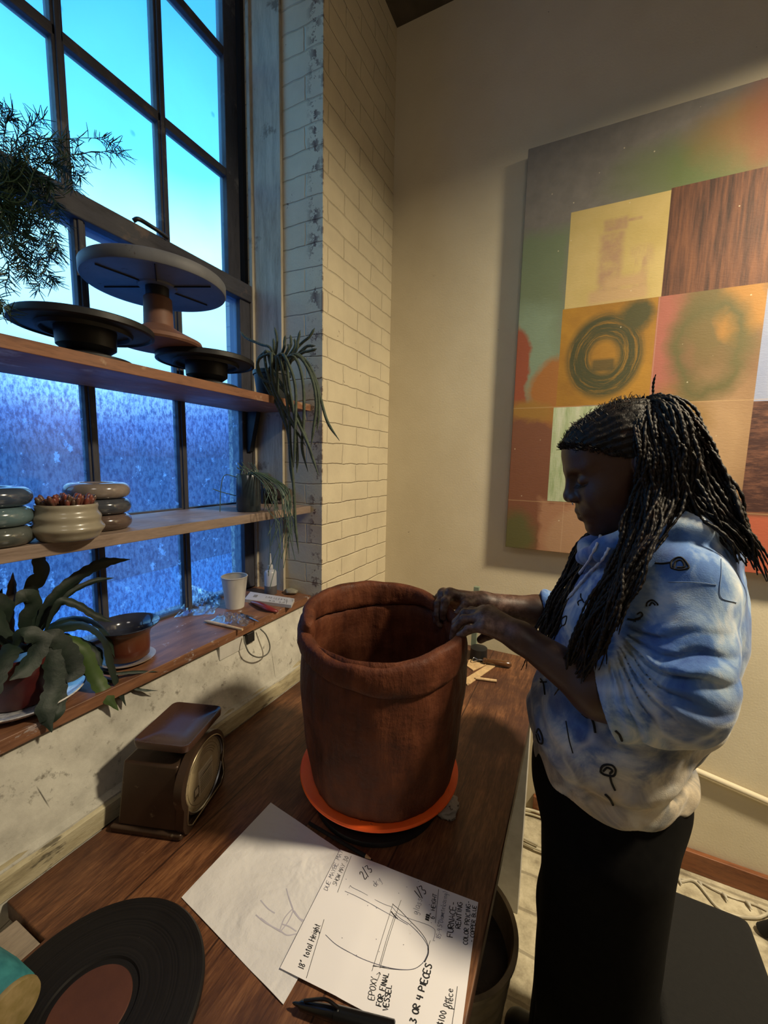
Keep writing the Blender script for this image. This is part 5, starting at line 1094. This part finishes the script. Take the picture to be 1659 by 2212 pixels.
def hand(P, W, F, R, thumb, hr):
    p = s_cap(P, W, F[1][0], hr, .0165)
    for i in (0, 2, 3): p = smin(p, s_cap(P, W, F[i][0], hr*.92, .0155), .014)
    p = smin(p, s_cap(P, F[0][0], F[3][0], .0125, .0115), .010); out = p
    for ch, r in zip(F, R):
        f_ = s_cap(P, ch[0], ch[1], r*1.08, r*.98)
        f_ = smin(f_, s_cap(P, ch[1], ch[2], r*.97, r*.9), .003); f_ = smin(f_, s_cap(P, ch[2], ch[3], r*.9, r*.78), .003)
        f_ = smin(f_, np.linalg.norm(P-A_(*ch[1]), axis=1)-r*1.04, .004)
        out = np.minimum(out, smin(f_, p, .009))
    th = s_cap(P, thumb[0], thumb[1], .0165, .0135); th = smin(th, s_cap(P, thumb[1], thumb[2], .0125, .0112), .005); th = smin(th, s_cap(P, thumb[2], thumb[3], .0112, .0085), .004)
    return np.minimum(out, smin(th, p, .012))
TH_N = ((-.105, .842, -.340), (-.140, .874, -.358), (-.166, .886, -.376), (-.182, .888, -.392))
TH_F = (Y_(1026, 1300, 1.01), Y_(1007, 1306, .975), Y_(997, 1318, .955), Y_(986, 1326, .945))
EL_N = (.150, .770, -.400); EL_F = (.06, 1.14, -.42)
def body(P):
    d = head(P)
    d = smin(d, s_cap(P, NK, (.135, .95, -.19), .050, .058), .03)
    tor = smin(s_ell(P, (.14, .95, -.33), (.105, .145, .19)), s_ell(P, (.10, .95, -.56), (.13, .15, .12)), .06)
    tor = smin(tor, s_cap(P, (.16, .84, -.205), (.14, 1.06, -.205), .040, .040), .04); d = smin(d, tor, .04)
    an = smin(s_cap(P, (.165, .83, -.20), EL_N, .045, .042), s_cap(P, EL_N, (.05, .775, -.392), .047, .044), .02); an = smin(an, s_cap(P, (.05, .775, -.392), W_N, .043, .0265), .02)
    af = smin(s_cap(P, (.14, 1.10, -.20), EL_F, .045, .040), s_cap(P, EL_F, (-.08, 1.09, -.372), .042, .038), .02); af = smin(af, s_cap(P, (-.08, 1.09, -.372), W_F, .037, .026), .02)
    hn = hand(P, W_N, FING_N, FR_N, TH_N, .0235); hf_ = hand(P, W_F, FING_F, FR_F, TH_F, .0215)
    d = np.minimum(d, smin(np.minimum(smin(an, hn, .016), smin(af, hf_, .016)), tor, .03))
    return d
g = G('dark_brown_skin', .48); n1 = g.noise(30, 4, .6); n2 = g.noise(9, 3); x, y, z = g.xyz()
dust = g.math('MULTIPLY', g.math('SUBTRACT', 1.0, g.step(x, -.12, .05)), g.ramp(g.noise(50, 5, .7), [(.42, 0), (.62, .8)]))
c = g.ramp(n2, [(.3, (.040, .017, .010)), (.7, (.062, .027, .016))]); g.color(g.mix(dust, c, (.20, .12, .09))); g.bump(g.noise(240, 3, .6), .25, .0008); g.bump(n1, .15, .002)
g.b.inputs['Subsurface Weight'].default_value = .05; g.b.inputs['Subsurface Radius'].default_value = (.01, .004, .002); M_SKIN = g.m
bd = sdf_mesh('body', body, (-.36, .68, -.70), (.34, 1.24, .16), .0024, M_SKIN, per, lip=1.6)
# cornrowed scalp
def scalp(P):
    q = hloc(P).astype(np.float32); ph = np.arctan2(q[:, 1], q[:, 2]-.02)
    d = smin(s_ell(q, (-.012, 0, .030), (.102, .0795, .0925)), s_ell(q, (.056, 0, .050), (.0365, .054, .044)), .03)
    d = d-.0013*np.cos(ph*40+2*np.sin(q[:, 0]*30))-.0008*wav(P, 420)-.0010*wav(P, 150)
    line = q[:, 2]-(.018+.58*np.maximum(q[:, 0]-.005, 0)+.10*np.minimum(q[:, 0], 0)+.012*np.exp(-((q[:, 0]-.062)/.02)**2)-.004*np.exp(-((q[:, 0]-.03)/.012)**2))
    line = line+.0030*wav(P, 170)+.0020*wav(P, 60)
    line = np.where(q[:, 0] < -.02, q[:, 2]+.060, line); return smax(d, -line, .005)*HS
g = G('braided_hair', .5); n1 = g.noise(40, 4, .7); g.b.inputs['Specular IOR Level'].default_value = .22; g.color(g.ramp(n1, [(.35, (.005, .004, .0035)), (.58, (.011, .007, .005)), (.76, (.05, .022, .012))])); g.bump(g.noise(260, 3, .7, stretch=(1, 1, .5)), .7, .002); M_HAIR = g.m
sdf_mesh('hair', scalp, (-.10, .80, -.12), (.24, 1.12, .18), .0028, M_HAIR, per)
# short curls along the hairline and crown
b = MB(); rnd = random.Random(77)
for i in range(900):
    a = rnd.uniform(-1.5, 1.5) if i < 620 else rnd.uniform(-1.2, 1.2); k = rnd.random()
    if i < 620: xx = .088*math.cos(a)+.006; yy = .080*math.sin(a)*.97; zz = .020+.58*max(0, xx-.005)+rnd.uniform(-.004, .010); n_ = Vector((math.cos(a), math.sin(a), .3))
    else: xx = rnd.uniform(-.06, .085); yy = rnd.uniform(-.05, .05); n_ = Vector((xx*.5, yy, .9)); zz = .112
    o_ = np.array([xx, yy, zz]); wd_ = hf*n_.x+hl*n_.y+hu*n_.z; wd_ = wd_/np.linalg.norm(wd_); P0 = HC+(hf*o_[0]+hl*o_[1]+hu*o_[2])*HS
    for _ in range(8):
        dd_ = float(scalp(P0.astype(np.float32)[None])[0]); dd2 = float(head(P0.astype(np.float32)[None])[0]); P0 = P0-wd_*min(dd_ if i >= 620 else dd2, dd2)*.8
    p0 = Vector(P0.tolist()); w3 = Vector(wd_.tolist()); t1 = Vector((rnd.uniform(-1, 1), rnd.uniform(-1, 1), rnd.uniform(-.2, 1))); L_ = rnd.uniform(.004, .010)
    b.tube([p0, p0+w3*L_*.4+t1*L_*.3, p0+w3*L_*.6+t1*L_*.7, p0+w3*L_*.4+t1*L_], [.0007, .0006, .0005, .0002], 4, cap=False)
b.build('hairline_curls', M_HAIR, per)
# ear and eye details
b = MB()
for sgn in (1, -1):
    b.tube([hw(.080, sgn*.018, .0265), hw(.081, sgn*.026, .031), hw(.074, sgn*.038, .032), hw(.062, sgn*.050, .027)], [.0012, .0026, .0024, .0008], 6)
    for i in range(12):
        t = i/11; p0 = hw(.0885-.014*t**1.3, sgn*(.020+.026*t), -.004-.002*math.sin(t*PI)); b.tube([p0, p0+Vector((hf*.006-hu*.0035+hl*sgn*.002*t).tolist())*HS, p0+Vector((hf*.010-hu*.0035+hl*sgn*.004*t).tolist())*HS], [.0005, .0004, .0001], 4, cap=False)
b.build('lashes_and_brows', M_BLACKMAT, per, smooth=60)
MB().tube([hw(.104, .014+.0035*math.cos(a), -.036+.0035*math.sin(a)) for a in np.linspace(0, 2*PI, 13)], .0006, 6).build('nose_ring', M_STEEL, per, smooth=60)
# braids
def braid(mb, pts, r, rnd, sides=6, step=.0026):
    path = smoothpath(pts, 10); P_ = [path[0]]; acc = 0
    for a, c_ in zip(path[:-1], path[1:]):
        seg = (c_-a).length; n = max(1, int(seg/step))
        for k in range(1, n+1): P_.append(a.lerp(c_, k/n))
    m = len(P_); s1, s2, s3 = rnd.uniform(0, 9), rnd.uniform(0, 9), rnd.uniform(0, 9); out, rad = [], []; kk = rnd.uniform(38, 60)
    for i, q in enumerate(P_):
        L_ = i*step; e = min(1, i/12)
        out.append(q+Vector((math.sin(L_*kk+s1)+.6*math.sin(L_*21+s2), math.sin(L_*kk*.8+s2)+.6*math.sin(L_*17+s3), .6*math.sin(L_*kk*.9+s3)))*(.0040*e))
        rad.append(r*(1+.26*math.sin(L_*640+s1))*(1 if i < m*.8 else max(.25, 1-(i-m*.8)/(m*.2)*.75)))
    mb.tube(out, rad, sides)
rnd = random.Random(31)
def YQ(pix): return [Yp(x, y, yy) for x, y, yy in pix]
def family(mb, outer, inner, n, r, jit, cut=(.72, 1.0)):
    O, I = smoothpath(YQ(outer), 6), smoothpath(YQ(inner), 6)
    for k in range(n):
        f = (k+rnd.random())/n; m = 9; L_ = rnd.uniform(*cut); pts = []; off = Vector((rnd.uniform(-1, 1), rnd.uniform(-1, 1), rnd.uniform(-1, 1)))
        for i in range(m):
            u = i/(m-1)*L_; a = O[int(u*(len(O)-1))]; c_ = I[int(u*(len(I)-1))]
            pts.append(a.lerp(c_, f)+(off*.6+Vector((rnd.uniform(-1, 1), rnd.uniform(-1, 1), rnd.uniform(-1, 1)))*.35)*jit*min(1, .25+u*1.1))
        braid(mb, pts, r, rnd)
back = MB()
family(back, [(1395, 884, .95), (1440, 855, .95), (1500, 890, .94), (1548, 985, .90), (1590, 1080, .87), (1632, 1170, .85), (1668, 1275, .84)],
             [(1400, 895, .95), (1412, 920, .92), (1425, 1000, .90), (1455, 1080, .875), (1515, 1125, .85), (1575, 1165, .84), (1615, 1225, .835)], 66, .0032, .016, (.8, 1.0))
family(back, [(1400, 880, .98), (1470, 880, 1.0), (1530, 990, .98), (1560, 1080, .96), (1600, 1160, .93), (1630, 1220, .91)], [(1400, 890, .98), (1440, 960, .97), (1480, 1060, .96), (1520, 1120, .93), (1570, 1180, .90), (1600, 1225, .88)], 34, .0032, .018, (.8, 1.0))
family(back, [(1385, 880, .95), (1372, 870, .94), (1362, 885, .92), (1352, 905, .90)], [(1400, 880, .95), (1420, 862, .93), (1430, 900, .89), (1425, 960, .875)], 7, .003, .006)
for pts in ([(1400, 880, .95), (1408, 855, .95), (1413, 830, .95), (1419, 806, .95)], [(1398, 880, .95), (1390, 862, .94), (1384, 853, .93)], [(1410, 880, .95), (1425, 850, .95), (1440, 858, .94), (1450, 872, .93)]): braid(back, YQ(pts), .0022, rnd)
family(back, [(1388, 868, .93), (1374, 905, .885), (1374, 960, .862), (1380, 1010, .856), (1378, 1070, .856), (1360, 1130, .84), (1340, 1190, .82), (1305, 1260, .79)],
             [(1425, 858, .94), (1462, 880, .90), (1492, 940, .875), (1500, 1000, .865), (1490, 1060, .86), (1470, 1110, .845), (1440, 1160, .82), (1400, 1215, .79)], 62, .0032, .010, (.5, .98))
family(back, [(1400, 860, .94), (1440, 860, .91), (1468, 900, .885), (1490, 960, .875), (1520, 1040, .87), (1560, 1110, .855), (1600, 1170, .845), (1640, 1250, .84)],
             [(1400, 870, .94), (1425, 880, .90), (1440, 930, .875), (1455, 1000, .865), (1475, 1060, .865), (1510, 1120, .85), (1550, 1160, .84), (1590, 1220, .835)], 34, .0032, .012, (.6, 1.0))
back.build('ponytail_braids', M_HAIR, per, smooth=75)
nearb = MB()
family(nearb, [(1392, 930, .885), (1384, 1010, .868), (1358, 1110, .845), (1338, 1190, .815), (1288, 1290, .785), (1236, 1400, .762), (1206, 1475, .775), (1196, 1540, .79)],
              [(1430, 940, .885), (1440, 1040, .865), (1432, 1120, .825), (1396, 1200, .785), (1352, 1300, .750), (1310, 1400, .735), (1284, 1480, .745), (1245, 1560, .775)], 78, .0030, .015, (.62, .92))
family(nearb, [(1392, 930, .90), (1392, 1010, .90), (1370, 1110, .87), (1330, 1190, .84)], [(1450, 960, .90), (1460, 1040, .89), (1440, 1110, .85), (1400, 1190, .81)], 22, .0038, .008, (.9, 1))
nearb.build('front_braids', M_HAIR, per, smooth=75)
farb = MB()
family(farb, [(1340, 1090, 1.02), (1275, 1150, 1.03), (1232, 1215, 1.04), (1192, 1300, 1.03), (1152, 1385, 1.0), (1130, 1450, .98)],
             [(1370, 1110, 1.0), (1320, 1170, .98), (1285, 1220, .955), (1240, 1290, .93), (1200, 1380, .925), (1165, 1450, .93)], 44, .0029, .013, (.7, 1.0))
farb.build('far_braids', M_HAIR, per, smooth=75)
# hoodie
QC = np.array(Yp(1330, 1385, .74), dtype=np.float32)
def hoodie(P):
    t = s_ell(P, (.080, .95, -.52), (.158, .205, .150)); t = smin(t, s_ell(P, (.125, .95, -.38), (.150, .195, .19)), .06); t = smin(t, s_ell(P, (.155, .95, -.26), (.130, .180, .15)), .06)
    t = smin(t, s_cap(P, (.165, .83, -.195), (.145, 1.08, -.20), .062, .062), .06)
    t = smin(t, s_ell(P, (.185, .95, -.40), (.075, .14, .13)), .05)
    un = np.cos(P[:, 0]*24+P[:, 2]*10)*.004
    z_ = P[:, 2]+.060*np.clip(-(P[:, 0]-.17)/.1, -1, 0)*1.0
    t = t+.010*np.exp(-((z_+.597)/.014)**2)+un*np.clip((-.44-P[:, 2])/.1, 0, 1)
    hem = s_ell(P, (.092, .950, -.61), (.150, .182, .12)); hem = smax(hem, np.abs(P[:, 2]+.610)-.030, .012)
    t = smin(smax(t, -(P[:, 2]+.610), .02), hem, .012)
    t = smax(t, -(P[:, 2]+.636+.045*(-np.clip(P[:, 0]-.12, 0, 1))), .008)
    t = t+.0055*wav(P, 34)+.0028*np.sin(P[:, 2]*95+6*np.sin(P[:, 0]*14)+3*np.sin(P[:, 1]*18))*np.clip((-.42-P[:, 2])/.08, 0, 1)*np.clip((.0-P[:, 2])*4, 0, 1)+.0018*wav(P, 80, 1.3)
    # hood and collar
    ring = [(.015, .925, -.185), (.045, .865, -.155), (.105, .850, -.120), (.175, .870, -.112), (.215, .925, -.120), (.212, .985, -.120), (.160, 1.035, -.125), (.075, 1.04, -.140), (.025, .985, -.175), (.010, .945, -.19)]
    rr = [.015, .020, .027, .040, .050, .048, .038, .026, .020, .015]; hd = None
    for i in range(len(ring)-1):
        c_ = s_cap(P, ring[i], ring[i+1], rr[i], rr[i+1]); hd = c_ if hd is None else smin(hd, c_, .02)
    hd = smin(hd, s_ell(P, (.205, .93, -.150), (.050, .085, .05)), .04)
    t = smin(t, hd+.003*wav(P, 60, .4), .016)
    hole = s_cap(P, (.05, .945, -.03), (.10, .95, -.17), .062, .045); t = smax(t, -hole, .012)
    # sleeves
    sh = s_cap(P, (.170, .825, -.195), (.163, .775, -.32), .068, .076); fo = s_cap(P, (.158, .768, -.368), (.085, .776, -.398), .076, .067)
    sl = smin(sh, fo, .03)
    q = P-QC; th_ = np.arctan2(q[:, 2], q[:, 0]+.03); rad = np.sqrt((q[:, 0]+.03)**2+q[:, 2]**2); near = np.clip((.83-P[:, 1])/.05, 0, 1)
    ph = th_*17+1.2*np.sin(rad*38+th_*3)+.8*np.sin(P[:, 1]*40); ph = th_*30+1.6*np.sin(rad*30+th_*3)+.9*np.sin(P[:, 1]*40)+.8*np.sin(rad*75+1); fold = np.abs(np.sin(ph*.5))*1.7-1.0; big = 1-np.abs(np.sin(th_*6.5+.6*np.sin(rad*20)))*1.8; ph2 = th_*37+1.5*np.sin(rad*60)+P[:, 1]*30; fold = fold*.62+big*.34+(1-np.abs(np.sin(ph2*.5))*1.9)*.15*np.clip((.13-rad)/.06, 0, 1)
    amp = .0125*np.clip(rad/.05, 0, 1)*np.clip((.215-rad)/.10, 0, 1)*near*np.clip((-.23-P[:, 2])/.05, 0, 1)
    sl = sl-fold*amp+.002*wav(P, 70, 2.2)
    ca, cb = A_(.105, .776, -.388), A_(.070, .778, -.402); ax = (cb-ca)/np.linalg.norm(cb-ca); s_ = (P-cb)@ax
    sl = smax(sl, s_, .006); 
    cuff = np.abs(s_cap(P, (.13, .775, -.378), (.06, .779, -.406), .064, .068)+.0045)-.0045; cuff = smax(cuff, s_-.006, .003); cuff = smax(cuff, -(s_+.045), .01)
    inner = s_cap(P, (.12, .776, -.383), (.0, .783, -.43), .056, .060)
    nearsl = smax(smin(sl, cuff, .006), -smax(inner, -(s_+.040), .004), .004)
    far = smin(s_cap(P, (.145, 1.085, -.205), (.07, 1.15, -.36), .066, .066), s_cap(P, (.07, 1.15, -.37), (-.055, 1.105, -.368), .066, .050), .03)-.004*np.sin(P[:, 0]*150+P[:, 2]*60)+.003*wav(P, 60)
    inf = s_cap(P, (-.03, 1.11, -.37), (-.12, 1.08, -.37), .042, .044); far = smax(far, -inf, .004)
    t = smin(t, nearsl, .012); t = smin(t, far, .03); return t
g = G('tie_dye_fleece', .9); x, y, z = g.xyz(); w1_ = g.noise(5.5, 4, .55, dist=.5); w2_ = g.noise(12, 5, .6, dist=.6); w3_ = g.noise(4, 3, .5, vec=g.mapv(loc=(4, 2, 7)))
blue = g.ramp(w2_, [(.32, (.03, .08, .26)), (.47, (.07, .16, .38)), (.58, (.26, .36, .50)), (.74, (.62, .62, .58))])
tan = g.ramp(w2_, [(.32, (.08, .09, .12)), (.45, (.20, .185, .155)), (.57, (.45, .37, .26)), (.74, (.62, .57, .46))])
side = g.math('MULTIPLY_ADD', g.math('SUBTRACT', w1_, .5), .9, g.math('ADD', g.math('MULTIPLY', z, -1.9), g.math('MULTIPLY', x, 1.1)))
g.color(g.mix(g.step(side, 1.02, .26), blue, tan))
vein = g.math('ABSOLUTE', g.math('SUBTRACT', w3_, .5)); g.color(g.mix(g.ramp(vein, [(.003, .35), (.03, 0)]), g.mix(g.step(side, 1.02, .26), blue, tan), (.74, .74, .68)))
g.bump(g.noise(500, 2), .35, .001); g.bump(g.noise(14, 4), .3, .006); g.b.inputs['Sheen Weight'].default_value = .15; M_HOOD = g.m
ho = sdf_mesh('hoodie', hoodie, (-.16, .62, -.70), (.34, 1.26, .02), .0034, M_HOOD, per, lip=1.7)
# things printed or sewn on the fleece: traced on its surface
hv = [v.co.copy() for v in ho.data.vertices]; hp_ = [tuple(p.vertices) for p in ho.data.polygons]; bvh = BVHTree.FromPolygons([ho.matrix_world @ v for v in hv], hp_)
def onhood(px, py, lift=.0012):
    d_ = ray(px, py).normalized(); hit = bvh.ray_cast(Vector((0, 0, 0)), d_)
    return None if hit[0] is None else hit[0]+hit[1]*lift
def trace(mb, pts, r, k=1.0, x0=0.0, y0=0.0, lift=.0008):
    q = smoothpath([Vector((x0+a/k, y0+b_/k, 0)) for a, b_ in pts], 5); P_ = [onhood(v.x, v.y, lift) for v in q]; P_ = [p for p in P_ if p is not None]
    run = []
    for p in P_:
        if run and (p-run[-1]).length > .03:
            if len(run) > 1: mb.tube(run, r, 6)
            run = []
        run.append(p)
    if len(run) > 1: mb.tube(run, r, 6)
def print_(strokes, k, x0, y0, r=.0013):
    b = MB()
    for s_ in strokes: trace(b, s_, r, k, x0, y0)
    if b.V: b.build('print_motif', M_BLACKMAT, per, smooth=60)
c4 = (3.614, 1200, 1180); c8 = (2.865, 1080, 1250)
print_([[(905, 170), (905, 125), (940, 95), (985, 92), (1030, 140), (1035, 172), (965, 185), (905, 170)], [(925, 165), (940, 120), (985, 112), (1005, 160), (950, 165)], [(780, 133), (840, 136), (900, 128)]], *c4, r=.0016)
print_([[(712, 470), (720, 438), (758, 420), (795, 448), (800, 462)], [(735, 465), (755, 440), (780, 460)]], *c4)
print_([[(625, 590), (622, 570), (655, 560), (682, 540), (668, 516), (640, 530)], [(565, 566), (610, 572), (665, 566)]], *c4)
print_([[(452, 565), (450, 610), (462, 624), (488, 604), (500, 548), (455, 560)], [(506, 520), (498, 545)]], *c4)
print_([[(45, 578), (52, 618), (78, 606), (90, 548), (62, 556), (45, 578)], [(12, 690), (30, 650), (50, 622)]], *c4)
print_([[(182, 462), (178, 435), (205, 420), (225, 440)], [(200, 372), (200, 400), (214, 420)]], *c4)
print_([[(622, 1195), (630, 1165), (655, 1150), (695, 1155), (716, 1185), (702, 1218), (650, 1212), (622, 1195)], [(640, 1190), (665, 1168), (695, 1185), (680, 1205)], [(682, 1225), (692, 1265), (712, 1308)]], *c8, r=.0018)
print_([[(652, 1332), (680, 1360), (700, 1398)]], *c8, r=.0022)
print_([[(226, 962), (240, 930), (262, 972), (264, 1018), (240, 1010), (226, 962)], [(236, 960), (250, 1000)]], *c8, r=.0018)
print_([[(568, 865), (580, 900), (590, 955)], [(508, 835), (540, 858), (560, 850)]], *c8, r=.002)
print_([[(252, 620), (270, 650), (280, 718)], [(252, 640), (290, 640)]], *c8, r=.0016)
print_([[(715, 940), (740, 965), (755, 1000)]], *c8, r=.002)
print_([[(410, 880), (430, 1000), (452, 1080)]], *c8, r=.001)
b = MB(); trace(b, [(880, 280), (1100, 282), (1255, 302)], .0005, *c4); trace(b, [(1290, 100), (1292, 200), (1285, 390), (1410, 440)], .0006, *c4)
if b.V: b.build('shoulder_seam', simple('seam_thread', (.20, .28, .42), rough=.9), per, smooth=60)
for pts in ([(1303, 1142), (1289, 1184), (1261, 1229), (1230, 1268), (1190, 1306)], [(1318, 1180), (1296, 1215), (1261, 1257), (1227, 1299), (1195, 1350)]):
    q = smoothpath([Vector((x, y, 0)) for x, y in pts], 12); P_ = [onhood(v.x, v.y, .004) for v in q]; P_ = [p for p in P_ if p is not None]
    if len(P_) > 8:
        P_ = [sum((P_[max(0, min(len(P_)-1, i+j))] for j in range(-4, 5)), Vector())/9 for i in range(len(P_))]
        MB().tube(P_, [.0026+.0006*math.sin(i*1.6) for i in range(len(P_))], 8).build('drawstring', simple('white_cord', (.60, .64, .70), (.45, .5, .6), scale=200, rough=.8, bump=.6), per, smooth=60)
# trousers and shoes
def pants(P):
    t = s_ell(P, (.090, .95, -.66), (.152, .178, .17)); t = smax(t, P[:, 2]+.600, .01)
    for y_, x_ in ((.862, .096), (1.03, .084)):
        l = s_cap(P*A_(1, 1, 1), (x_-.002, y_, -.74), (x_+.002, y_, -1.10), .120, .108); l = smin(l, s_cap(P, (x_+.002, y_, -1.10), (x_+.003, y_, -1.54), .108, .112), .04)
        t = smin(t, l, .03)
    t = smax(t, -(P[:, 2]+1.545), .006); return t+.003*wav(P*A_(1, 1, .4), 40)
g = G('black_cotton', .95); g.color(g.ramp(g.noise(60, 3), [(.3, (.0022, .0020, .0020)), (.7, (.0040, .0036, .0034))])); g.b.inputs['Specular IOR Level'].default_value = .1
sdf_mesh('trousers', pants, (-.10, .70, -1.60), (.30, 1.20, -.55), .008, g.m, per)
for y_, x_ in ((.865, .06), (1.035, .05)):
    sdf_mesh('shoe', lambda P: smax(smin(s_cap(P, (x_+.08, y_, FLOOR+.035), (x_-.10, y_, FLOOR+.025), .045, .040), s_cap(P, (x_+.07, y_, FLOOR+.04), (x_+.06, y_, FLOOR+.09), .045, .042), .02), -(P[:, 2]-FLOOR-.001), .004), (x_-.17, y_-.06, FLOOR-.01), (x_+.15, y_+.06, FLOOR+.15), .006, M_DARK, per)
# the roll of clay being pressed onto the rim between the two hands
b = MB(); cp_ = [Yp(962, 1312, .965), Yp(972, 1326, .955), Yp(984, 1340, .935), Yp(990, 1352, .915), Vector((-.222, .90, RT+.015)), Vector((-.214, .868, RT+.008))]
b.tube(smoothpath(cp_, 8), [.006]+[.0165]*38+[.013, .008], 14, flat=.62); o = b.build('clay_roll', M_CLAY, smooth=70)
tag(o, 'soft roll of brown clay held between the two hands at the pot rim', 'clay')
